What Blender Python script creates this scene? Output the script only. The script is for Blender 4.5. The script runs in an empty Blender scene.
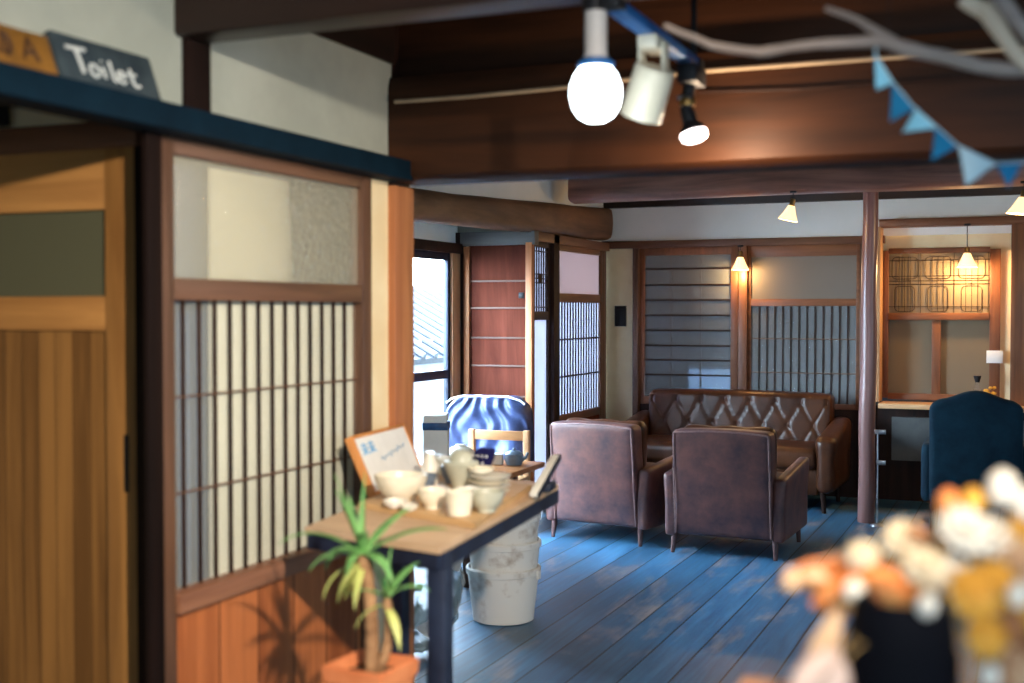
import bpy, bmesh, math, random
from mathutils import Vector, Matrix, noise
R = math.radians
PI = math.pi
S = bpy.context.scene
COL = S.collection
random.seed(7)

# ------------------------------------------------------------------ materials
def lin(c):
    return tuple(((v / 12.92) if v <= 0.04045 else ((v + 0.055) / 1.055) ** 2.4) for v in c)
def rgb(r, g, b):
    return lin((r / 255, g / 255, b / 255)) + (1.0,)

def newmat(name):
    m = bpy.data.materials.new(name); m.use_nodes = True
    nt = m.node_tree
    for n in list(nt.nodes): nt.nodes.remove(n)
    out = nt.nodes.new('ShaderNodeOutputMaterial')
    return m, nt, out
def nd(nt, t, **kw):
    n = nt.nodes.new(t)
    for k, v in kw.items():
        if k.startswith('i_'):
            n.inputs[k[2:].replace('_', ' ')].default_value = v
        else: setattr(n, k, v)
    return n
def coords(nt, scale=(1, 1, 1), rot=(0, 0, 0)):
    tc = nd(nt, 'ShaderNodeTexCoord'); mp = nd(nt, 'ShaderNodeMapping')
    mp.inputs['Scale'].default_value = scale; mp.inputs['Rotation'].default_value = rot
    nt.links.new(tc.outputs['Object'], mp.inputs['Vector'])
    return mp.outputs['Vector']
def ramp(nt, fac, stops):
    r = nd(nt, 'ShaderNodeValToRGB'); e = r.color_ramp.elements
    while len(e) < len(stops): e.new(0.5)
    for i, (p, c) in enumerate(stops):
        e[i].position = p; e[i].color = c
    nt.links.new(fac, r.inputs['Fac'])
    return r.outputs['Color']
def noise_n(nt, vec, scale, detail=4, rough=0.6, dist=0.0):
    n = nd(nt, 'ShaderNodeTexNoise')
    n.inputs['Scale'].default_value = scale; n.inputs['Detail'].default_value = detail
    n.inputs['Roughness'].default_value = rough; n.inputs['Distortion'].default_value = dist
    nt.links.new(vec, n.inputs['Vector'])
    return n.outputs['Fac']
def bump(nt, h, strength, dist=0.01):
    b = nd(nt, 'ShaderNodeBump'); b.inputs['Strength'].default_value = strength; b.inputs['Distance'].default_value = dist
    nt.links.new(h, b.inputs['Height']); return b.outputs['Normal']
def principled(nt, out, rough=0.5, metal=0.0, spec=0.5):
    p = nd(nt, 'ShaderNodeBsdfPrincipled')
    p.inputs['Roughness'].default_value = rough; p.inputs['Metallic'].default_value = metal
    p.inputs['Specular IOR Level'].default_value = spec
    nt.links.new(p.outputs[0], out.inputs['Surface']); return p

def wood(name, dark, light, axis='z', scale=14, rough=0.5, bmp=0.25, stretch=0.07, spec=0.4, blotch=0.35):
    m, nt, out = newmat(name); p = principled(nt, out, rough, 0, spec)
    s = {'x': (stretch, 1, 1), 'y': (1, stretch, 1), 'z': (1, 1, stretch)}[axis]
    v = coords(nt, s)
    a = noise_n(nt, v, scale, 6, 0.65, 0.6)
    b = noise_n(nt, coords(nt, tuple(x ** 0.5 for x in s)), 2.2, 3, 0.5, 0.3)
    mx = nd(nt, 'ShaderNodeMix', data_type='FLOAT'); mx.inputs[0].default_value = blotch
    nt.links.new(a, mx.inputs[2]); nt.links.new(b, mx.inputs[3])
    c = ramp(nt, mx.outputs[0], [(0.36, dark), (0.64, light)])
    nt.links.new(c, p.inputs['Base Color'])
    nt.links.new(bump(nt, a, bmp, 0.004), p.inputs['Normal'])
    return m
def mottled(name, c1, c2, scale=5, rough=0.5, bmp=0.1, bscale=60, spec=0.5, lo=0.35, hi=0.65, metal=0, coat=0):
    m, nt, out = newmat(name); p = principled(nt, out, rough, metal, spec)
    v = coords(nt)
    nt.links.new(ramp(nt, noise_n(nt, v, scale, 5, 0.6), [(lo, c1), (hi, c2)]), p.inputs['Base Color'])
    if bmp: nt.links.new(bump(nt, noise_n(nt, v, bscale, 3), bmp, 0.004), p.inputs['Normal'])
    p.inputs['Coat Weight'].default_value = coat
    return m
def emit(name, col, strength, base=None):
    m, nt, out = newmat(name); p = principled(nt, out, 0.3)
    p.inputs['Base Color'].default_value = base or col
    p.inputs['Emission Color'].default_value = col; p.inputs['Emission Strength'].default_value = strength
    return m
def pane(name, col, transp=0.5, rough=0.25, gloss=0.25, bmp=0.3, bscale=70, tcol=(1, 1, 1, 1), trl=0.0):
    """obscured glass or paper: part clear, part diffusing, part shiny"""
    m, nt, out = newmat(name); v = coords(nt)
    tr = nd(nt, 'ShaderNodeBsdfTransparent'); tr.inputs[0].default_value = tcol
    df = nd(nt, 'ShaderNodeBsdfDiffuse'); df.inputs[0].default_value = col
    tl = nd(nt, 'ShaderNodeBsdfTranslucent'); tl.inputs[0].default_value = col
    gl = nd(nt, 'ShaderNodeBsdfGlossy'); gl.inputs['Roughness'].default_value = rough
    m0 = nd(nt, 'ShaderNodeMixShader'); m0.inputs[0].default_value = trl
    m1 = nd(nt, 'ShaderNodeMixShader'); m1.inputs[0].default_value = transp
    m2 = nd(nt, 'ShaderNodeMixShader')
    lw = nd(nt, 'ShaderNodeLayerWeight'); lw.inputs[0].default_value = gloss
    nt.links.new(df.outputs[0], m0.inputs[1]); nt.links.new(tl.outputs[0], m0.inputs[2])
    nt.links.new(m0.outputs[0], m1.inputs[1]); nt.links.new(tr.outputs[0], m1.inputs[2])
    nt.links.new(lw.outputs['Fresnel'], m2.inputs[0])
    nt.links.new(m1.outputs[0], m2.inputs[1]); nt.links.new(gl.outputs[0], m2.inputs[2])
    if bmp:
        nb = bump(nt, noise_n(nt, v, bscale, 2, 0.5), bmp, 0.006)
        nt.links.new(nb, gl.inputs['Normal'])
    nt.links.new(m2.outputs[0], out.inputs['Surface'])
    return m

def floor_mat():
    m, nt, out = newmat('painted_floor_boards'); p = principled(nt, out, 0.35, 0, 0.5)
    tc = nd(nt, 'ShaderNodeTexCoord'); sp = nd(nt, 'ShaderNodeSeparateXYZ'); nt.links.new(tc.outputs['Object'], sp.inputs[0])
    u = nd(nt, 'ShaderNodeMath', operation='DIVIDE'); nt.links.new(sp.outputs['X'], u.inputs[0]); u.inputs[1].default_value = 0.178
    fr = nd(nt, 'ShaderNodeMath', operation='FRACT'); nt.links.new(u.outputs[0], fr.inputs[0])
    fl = nd(nt, 'ShaderNodeMath', operation='FLOOR'); nt.links.new(u.outputs[0], fl.inputs[0])
    wn = nd(nt, 'ShaderNodeTexWhiteNoise', noise_dimensions='1D'); nt.links.new(fl.outputs[0], wn.inputs['W'])
    gap = nd(nt, 'ShaderNodeMath', operation='LESS_THAN'); nt.links.new(fr.outputs[0], gap.inputs[0]); gap.inputs[1].default_value = 0.045
    # per-board offset so that wear breaks at the joints
    cb = nd(nt, 'ShaderNodeCombineXYZ'); nt.links.new(sp.outputs['X'], cb.inputs[0]); nt.links.new(sp.outputs['Y'], cb.inputs[1])
    ml = nd(nt, 'ShaderNodeMath', operation='MULTIPLY'); nt.links.new(fl.outputs[0], ml.inputs[0]); ml.inputs[1].default_value = 3.7
    nt.links.new(ml.outputs[0], cb.inputs[2])
    mp = nd(nt, 'ShaderNodeMapping'); mp.inputs['Scale'].default_value = (3.2, 1.0, 1.0); nt.links.new(cb.outputs[0], mp.inputs[0])
    wear = noise_n(nt, mp.outputs[0], 1.5, 6, 0.62, 0.4)
    mp2 = nd(nt, 'ShaderNodeMapping'); mp2.inputs['Scale'].default_value = (30, 1.6, 1.0); nt.links.new(cb.outputs[0], mp2.inputs[0])
    grain = noise_n(nt, mp2.outputs[0], 1.5, 5, 0.6)
    blue = ramp(nt, grain, [(0.3, rgb(40, 82, 116)), (0.7, rgb(74, 124, 158))])
    hv = nd(nt, 'ShaderNodeHueSaturation'); nt.links.new(blue, hv.inputs['Color'])
    vr = nd(nt, 'ShaderNodeMapRange'); nt.links.new(wn.outputs['Value'], vr.inputs[0]); vr.inputs[3].default_value = 0.65; vr.inputs[4].default_value = 1.25
    nt.links.new(vr.outputs[0], hv.inputs['Value'])
    brown = ramp(nt, grain, [(0.3, rgb(112, 98, 98)), (0.7, rgb(164, 148, 142))])
    wm = ramp(nt, wear, [(0.53, (0, 0, 0, 1)), (0.70, (1, 1, 1, 1))])
    mx = nd(nt, 'ShaderNodeMix', data_type='RGBA'); nt.links.new(wm, mx.inputs[0]); nt.links.new(hv.outputs[0], mx.inputs[6]); nt.links.new(brown, mx.inputs[7])
    mg = nd(nt, 'ShaderNodeMix', data_type='RGBA'); nt.links.new(gap.outputs[0], mg.inputs[0]); nt.links.new(mx.outputs[2], mg.inputs[6]); mg.inputs[7].default_value = rgb(8, 12, 20)
    nt.links.new(mg.outputs[2], p.inputs['Base Color'])
    rr = nd(nt, 'ShaderNodeMapRange'); nt.links.new(grain, rr.inputs[0]); rr.inputs[3].default_value = 0.26; rr.inputs[4].default_value = 0.5
    nt.links.new(rr.outputs[0], p.inputs['Roughness'])
    iv = nd(nt, 'ShaderNodeMath', operation='SUBTRACT'); iv.inputs[0].default_value = 1.0; nt.links.new(gap.outputs[0], iv.inputs[1])
    ad = nd(nt, 'ShaderNodeMath', operation='MULTIPLY_ADD'); nt.links.new(grain, ad.inputs[0]); ad.inputs[1].default_value = 0.25; nt.links.new(iv.outputs[0], ad.inputs[2])
    nt.links.new(bump(nt, ad.outputs[0], 0.35, 0.006), p.inputs['Normal'])
    return m

def boards(name, dark, light, axis='y', width=0.09, rough=0.5, spec=0.3):
    """upright boards laid side by side along axis, grain along z"""
    m, nt, out = newmat(name); p = principled(nt, out, rough, 0, spec)
    tc = nd(nt, 'ShaderNodeTexCoord'); sp = nd(nt, 'ShaderNodeSeparateXYZ'); nt.links.new(tc.outputs['Object'], sp.inputs[0])
    u = nd(nt, 'ShaderNodeMath', operation='DIVIDE'); nt.links.new(sp.outputs[axis.upper()], u.inputs[0]); u.inputs[1].default_value = width
    fr = nd(nt, 'ShaderNodeMath', operation='FRACT'); nt.links.new(u.outputs[0], fr.inputs[0])
    fl = nd(nt, 'ShaderNodeMath', operation='FLOOR'); nt.links.new(u.outputs[0], fl.inputs[0])
    wn = nd(nt, 'ShaderNodeTexWhiteNoise', noise_dimensions='1D'); nt.links.new(fl.outputs[0], wn.inputs['W'])
    gap = nd(nt, 'ShaderNodeMath', operation='LESS_THAN'); nt.links.new(fr.outputs[0], gap.inputs[0]); gap.inputs[1].default_value = 0.04
    g = noise_n(nt, coords(nt, (1, 1, 0.05)), 26, 6, 0.65, 0.5)
    ad = nd(nt, 'ShaderNodeMath', operation='MULTIPLY_ADD'); nt.links.new(wn.outputs['Value'], ad.inputs[0]); ad.inputs[1].default_value = 0.3
    sb = nd(nt, 'ShaderNodeMath', operation='SUBTRACT'); nt.links.new(g, sb.inputs[0]); sb.inputs[1].default_value = 0.15
    nt.links.new(sb.outputs[0], ad.inputs[2])
    c = ramp(nt, ad.outputs[0], [(0.3, dark), (0.7, light)])
    mg = nd(nt, 'ShaderNodeMix', data_type='RGBA'); nt.links.new(gap.outputs[0], mg.inputs[0]); nt.links.new(c, mg.inputs[6])
    mg.inputs[7].default_value = tuple(x * 0.45 for x in dark[:3]) + (1,)
    nt.links.new(mg.outputs[2], p.inputs['Base Color'])
    nt.links.new(bump(nt, g, 0.2, 0.004), p.inputs['Normal'])
    return m

M = {}
M['dark'] = wood('dark_timber_upright', rgb(22, 13, 10), rgb(52, 30, 22), 'z', 16, 0.6, 0.25, 0.07, 0.2)
M['ebony'] = wood('near_black_timber', rgb(12, 7, 6), rgb(30, 17, 13), 'z', 16, 0.75, 0.2, 0.07, 0.1)
M['darkx'] = wood('dark_timber_across', rgb(20, 12, 10), rgb(46, 27, 20), 'x', 12, 0.45)
M['darky'] = wood('dark_timber_along', rgb(20, 12, 9), rgb(46, 27, 19), 'y', 12, 0.5)
M['beam'] = wood('old_reddish_beam_timber', rgb(22, 12, 6), rgb(76, 42, 20), 'x', 7, 0.55, 0.35, 0.09, 0.2)
M['beamgrey'] = wood('weathered_log_timber', rgb(84, 54, 46), rgb(166, 116, 98), 'x', 8, 0.5, 0.4, 0.09)
M['log'] = wood('rough_log_timber', rgb(56, 38, 28), rgb(132, 96, 68), 'y', 6, 0.6, 0.5, 0.15)
M['mid'] = wood('brown_frame_timber', rgb(66, 44, 32), rgb(112, 78, 56), 'z', 16, 0.5)
M['midx'] = wood('brown_rail_timber_across', rgb(74, 46, 32), rgb(122, 80, 54), 'x', 16, 0.5)
M['midy'] = wood('brown_rail_timber_along', rgb(76, 52, 38), rgb(122, 86, 64), 'y', 16, 0.5)
M['red'] = wood('warm_brown_frame_timber', rgb(88, 52, 32), rgb(138, 88, 56), 'z', 16, 0.45)
M['redx'] = wood('warm_brown_rail_timber', rgb(94, 56, 34), rgb(142, 90, 56), 'x', 16, 0.45)
M['sill'] = wood('pinkish_sill_timber', rgb(120, 78, 56), rgb(172, 122, 92), 'y', 16, 0.45)
M['post'] = wood('orange_brown_post_timber', rgb(146, 86, 50), rgb(196, 130, 82), 'z', 14, 0.5)
M['column'] = wood('polished_mauve_column_timber', rgb(98, 66, 62), rgb(144, 104, 98), 'z', 9, 0.32, 0.3, 0.05, 0.6)
M['tan'] = wood('pale_tan_timber', rgb(176, 128, 88), rgb(216, 170, 124), 'z', 14, 0.55)
M['tanx'] = wood('pale_tan_timber_across', rgb(170, 124, 82), rgb(212, 166, 116), 'x', 14, 0.5)
M['doorframe'] = wood('honey_door_stile', rgb(122, 82, 40), rgb(168, 120, 64), 'z', 18, 0.5)
M['doorrail'] = wood('honey_door_rail', rgb(134, 90, 46), rgb(180, 130, 72), 'x', 18, 0.5)
M['doorboards'] = boards('honey_door_boards', rgb(98, 66, 32), rgb(144, 102, 54), 'x', 0.052)
M['wain'] = boards('orange_wainscot_boards', rgb(150, 82, 44), rgb(196, 116, 66), 'y', 0.16)
M['redboard'] = wood('red_brown_cedar_board', rgb(66, 29, 21), rgb(98, 50, 37), 'z', 9, 0.85, 0.2, 0.12, 0.08)
M['legwood'] = wood('mauve_brown_leg_wood', rgb(72, 48, 46), rgb(106, 76, 74), 'z', 16, 0.4)
M['batten'] = wood('grey_brown_batten', rgb(82, 62, 52), rgb(112, 88, 76), 'x', 14, 0.7)
M['ceilboard'] = wood('dark_ceiling_board', rgb(15, 9, 7), rgb(38, 22, 14), 'y', 7, 0.5)
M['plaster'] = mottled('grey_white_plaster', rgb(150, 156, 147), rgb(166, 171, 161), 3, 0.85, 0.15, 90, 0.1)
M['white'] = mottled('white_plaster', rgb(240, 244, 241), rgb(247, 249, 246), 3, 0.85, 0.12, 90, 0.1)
M['cream'] = mottled('cream_plaster', rgb(234, 212, 168), rgb(243, 226, 186), 4, 0.85, 0.12, 90, 0.1)
M['teal'] = mottled('dark_teal_paint', rgb(5, 25, 38), rgb(10, 34, 48), 6, 0.8, 0.1, 40, 0.08)
M['floor'] = floor_mat()
M['frost'] = pane('hammered_glass', rgb(214, 210, 186), 0.74, 0.18, 0.16, 0.45, 70)
M['frost2'] = pane('ribbed_paper_glass', rgb(220, 224, 214), 0.86, 0.35, 0.06, 0.15, 60)
M['darkpane'] = pane('dim_obscure_glass', rgb(160, 162, 160), 0.6, 0.3, 0.1, 0.2, 60, (0.9, 0.95, 1, 1))
M['hampane'] = pane('dim_hammered_glass', rgb(150, 140, 128), 0.4, 0.16, 0.16, 0.7, 60, (0.9, 0.92, 0.95, 1))
M['dimpane'] = pane('dimming_obscure_glass', rgb(120, 130, 150), 0.12, 0.3, 0.1, 0.1, 60, (0.8, 0.9, 1, 1), 0.1)
M['warmpane'] = pane('beige_obscure_glass', rgb(140, 124, 102), 0.25, 0.4, 0.06, 0.1, 60)
M['paper'] = pane('translucent_paper', rgb(220, 220, 230), 0.0, 0.5, 0.02, 0, 50, (1, 1, 1, 1), 0.52)
M['paperpink'] = pane('greyish_translucent_pane', rgb(180, 164, 164), 0.0, 0.4, 0.05, 0.1, 50, (1, 1, 1, 1), 0.3)
M['clear'] = pane('clear_window_glass', rgb(220, 235, 240), 0.97, 0.02, 0.06, 0)
M['doorpane'] = pane('grey_green_door_glass', rgb(92, 92, 72), 0.2, 0.3, 0.08, 0.05)
M['leather'] = mottled('mottled_brown_leather', rgb(68, 47, 51), rgb(114, 72, 62), 7, 0.42, 0.12, 70, 0.5)
M['leatherpipe'] = mottled('leather_piping', rgb(110, 82, 80), rgb(140, 106, 98), 20, 0.4, 0, 60)
M['sofa'] = mottled('glossy_dark_brown_leather', rgb(56, 30, 17), rgb(80, 46, 26), 6, 0.33, 0.1, 60, 0.28)
M['tealvelvet'] = mottled('dark_teal_velvet', rgb(7, 31, 44), rgb(15, 46, 60), 8, 0.85, 0.2, 90, 0.2)
M['black'] = mottled('matte_black', rgb(12, 12, 15), rgb(22, 22, 26), 10, 0.55, 0, 50, 0.3)
M['blackgloss'] = mottled('matte_black_ceramic', rgb(5, 6, 12), rgb(9, 10, 18), 10, 0.8, 0, 50, 0.1)
M['iron'] = mottled('dark_blue_black_iron', rgb(18, 24, 42), rgb(32, 42, 64), 10, 0.5, 0, 50, 0.4)
M['chrome'] = mottled('worn_steel', rgb(150, 152, 156), rgb(190, 192, 196), 12, 0.3, 0, 50, 0.5, metal=1)
M['brass'] = mottled('aged_brass', rgb(120, 92, 52), rgb(158, 124, 74), 12, 0.35, 0, 50, 0.5, metal=1)
M['whiteplastic'] = mottled('offwhite_lamp_plastic', rgb(180, 176, 156), rgb(192, 188, 170), 8, 0.4, 0, 50)
M['greyplastic'] = mottled('grey_lamp_socket', rgb(176, 172, 170), rgb(190, 188, 186), 8, 0.45, 0, 50)
M['bluetrack'] = mottled('blue_painted_track', rgb(28, 84, 140), rgb(40, 104, 164), 8, 0.4, 0, 50)
M['bulb'] = emit('cool_bulb_glass', (0.86, 0.95, 1, 1), 9)
M['bulbw'] = emit('pinkish_bulb_glass', (1.0, 0.86, 0.84, 1), 8)
M['shade'] = emit('glowing_glass_shade', (1.0, 0.62, 0.27, 1), 1.9, rgb(255, 240, 214))
M['driftwood'] = wood('bleached_driftwood', rgb(104, 92, 86), rgb(156, 142, 132), 'x', 12, 0.7, 0.4, 0.1)
M['driftpale'] = wood('pale_driftwood', rgb(170, 150, 126), rgb(216, 198, 174), 'z', 12, 0.7, 0.4, 0.2)
M['cable'] = mottled('tan_cable', rgb(150, 128, 100), rgb(170, 146, 116), 10, 0.6, 0, 50)
M['flagblue'] = mottled('blue_felt', rgb(24, 98, 138), rgb(34, 112, 152), 20, 0.9, 0.2, 200, 0.1)
M['flaglight'] = mottled('pale_blue_felt', rgb(112, 172, 196), rgb(128, 186, 206), 20, 0.9, 0.2, 200, 0.1)
M['flagpale'] = mottled('grey_blue_linen', rgb(156, 184, 194), rgb(174, 198, 206), 20, 0.9, 0.2, 200, 0.1)
M['slate'] = mottled('slate_board', rgb(40, 52, 60), rgb(58, 70, 76), 14, 0.7, 0.1, 60, 0.2)
M['chalk'] = mottled('white_chalk_paint', rgb(186, 194, 194), rgb(206, 210, 208), 20, 0.9, 0, 60, 0.1)
M['signwood'] = wood('amber_sign_wood', rgb(104, 70, 24), rgb(146, 102, 42), 'y', 14, 0.5)
M['signink'] = mottled('dark_brown_burnt_lettering', rgb(58, 34, 14), rgb(72, 44, 20), 14, 0.7, 0, 60)
M['slab'] = wood('pale_brown_table_slab', rgb(190, 156, 122), rgb(224, 194, 160), 'x', 9, 0.5, 0.2, 0.12)
M['tray'] = wood('tan_board', rgb(186, 146, 98), rgb(218, 180, 130), 'x', 12, 0.5, 0.2, 0.1)
M['coffee'] = wood('brown_tabletop', rgb(140, 84, 44), rgb(186, 124, 72), 'x', 9, 0.35, 0.2, 0.1)
M['ceramic'] = mottled('cream_glazed_ceramic', rgb(228, 218, 192), rgb(242, 236, 216), 12, 0.35, 0.08, 30)
M['ceramicw'] = mottled('white_glazed_ceramic', rgb(226, 222, 208), rgb(240, 238, 228), 12, 0.3, 0.05, 30)
M['ceramicg'] = mottled('grey_green_glazed_ceramic', rgb(178, 178, 158), rgb(202, 202, 182), 12, 0.35, 0.08, 30)
M['bowlgrey'] = mottled('slate_blue_glazed_ceramic', rgb(88, 104, 122), rgb(116, 132, 150), 12, 0.35, 0.05, 30)
M['paperwhite'] = mottled('white_paper', rgb(232, 232, 228), rgb(242, 242, 238), 12, 0.8, 0.02, 30, 0.1)
M['inkblue'] = mottled('pale_blue_ink', rgb(120, 170, 210), rgb(140, 188, 222), 12, 0.8, 0, 30, 0.1)
M['inkgrey'] = mottled('grey_ink', rgb(150, 170, 188), rgb(168, 186, 200), 12, 0.8, 0, 30, 0.1)
M['orangeedge'] = wood('orange_pine_frame', rgb(186, 116, 58), rgb(222, 154, 90), 'z', 16, 0.5)
M['card'] = mottled('pale_grey_cardboard', rgb(228, 230, 226), rgb(238, 240, 236), 8, 0.8, 0, 30, 0.1)
M['bluecard'] = mottled('blue_printed_cardboard', rgb(16, 62, 112), rgb(30, 84, 136), 30, 0.5, 0, 30)
M['bucket'] = mottled('dirty_cream_plastic', rgb(178, 160, 142), rgb(238, 234, 226), 6, 0.55, 0.15, 30, 0.3, 0.30, 0.46)
M['terracotta'] = mottled('terracotta', rgb(196, 116, 74), rgb(220, 142, 96), 8, 0.8, 0.1, 60, 0.1)
M['soil'] = mottled('dry_potting_soil', rgb(70, 50, 38), rgb(120, 92, 70), 40, 0.95, 0.6, 60, 0.05)
M['stem'] = mottled('ringed_plant_stem', rgb(120, 88, 62), rgb(172, 134, 98), 30, 0.8, 0.4, 60, 0.1)
M['leaf'] = mottled('green_strap_leaf', rgb(70, 128, 62), rgb(136, 188, 112), 9, 0.42, 0, 60, 0.5)
M['leafyellow'] = mottled('yellowing_strap_leaf', rgb(164, 172, 84), rgb(206, 208, 130), 9, 0.5, 0, 60, 0.4)
M['silver'] = mottled('silvery_blue_plastic_cover', rgb(34, 42, 74), rgb(76, 92, 134), 5, 0.42, 0.3, 26, 0.4)
M['whitefold'] = mottled('white_plastic_edge', rgb(228, 232, 240), rgb(240, 242, 248), 5, 0.4, 0, 20)
M['clearbag'] = pane('crinkled_clear_plastic', rgb(206, 232, 236), 0.62, 0.10, 0.45, 0.9, 14)
M['navy'] = mottled('navy_cloth', rgb(22, 22, 66), rgb(34, 34, 84), 20, 0.8, 0.1, 60, 0.1)
M['label_white'] = mottled('white_label', rgb(240, 240, 240), rgb(248, 248, 248), 5, 0.6, 0, 20, 0.2)
M['petalcream'] = mottled('cream_dried_petal', rgb(208, 186, 148), rgb(232, 218, 190), 25, 0.85, 0.1, 60, 0.1)
M['petalwhite'] = mottled('white_dried_petal', rgb(218, 206, 186), rgb(238, 230, 214), 25, 0.85, 0.1, 60, 0.1)
M['petalochre'] = mottled('ochre_dried_petal', rgb(196, 130, 34), rgb(236, 182, 84), 25, 0.85, 0.1, 60, 0.1)
M['leafpeach'] = mottled('peach_dried_leaf', rgb(206, 112, 54), rgb(232, 152, 88), 12, 0.75, 0.1, 60, 0.2)
M['leafbeige'] = mottled('beige_dried_leaf', rgb(182, 142, 104), rgb(214, 178, 142), 12, 0.75, 0.1, 60, 0.2)
M['leafpink'] = mottled('pinkish_papery_leaf', rgb(214, 172, 152), rgb(232, 202, 184), 12, 0.75, 0.1, 60, 0.2)
M['podbrown'] = mottled('brown_dried_pod', rgb(140, 92, 62), rgb(186, 132, 92), 18, 0.8, 0.2, 60, 0.1)
M['drystem'] = mottled('dry_straw_stem', rgb(150, 120, 76), rgb(184, 152, 104), 18, 0.8, 0, 60, 0.1)
M['counter'] = wood('pinkish_counter_wood', rgb(176, 118, 88), rgb(212, 156, 122), 'x', 12, 0.45)
M['rooftile'] = mottled('grey_roof_tile', rgb(34, 40, 50), rgb(64, 70, 80), 18, 0.5, 0.3, 20)
M['outwall'] = mottled('pale_rendered_outside_wall', rgb(206, 208, 210), rgb(226, 228, 230), 4, 0.9, 0.1, 40, 0.1)
M['outground'] = mottled('pale_concrete', rgb(90, 92, 90), rgb(110, 112, 110), 4, 0.9, 0.1, 40, 0.1)
M['greyblue'] = mottled('blue_grey_paint', rgb(30, 48, 64), rgb(40, 60, 78), 5, 0.6, 0, 30)
M['greypanel'] = mottled('dim_grey_board', rgb(84, 84, 84), rgb(100, 100, 98), 5, 0.7, 0.05, 30, 0.2)
M['lintelgrey'] = wood('grey_weathered_lintel', rgb(70, 70, 70), rgb(112, 112, 110), 'x', 12, 0.6)
M['backing'] = mottled('cream_board', rgb(214, 212, 190), rgb(226, 224, 204), 2, 0.85, 0.02, 30, 0.1)  # even cream board colour
M['slateblue'] = mottled('slate_blue_board', rgb(70, 92, 128), rgb(84, 106, 140), 2, 0.85, 0.02, 30, 0.1)

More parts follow.
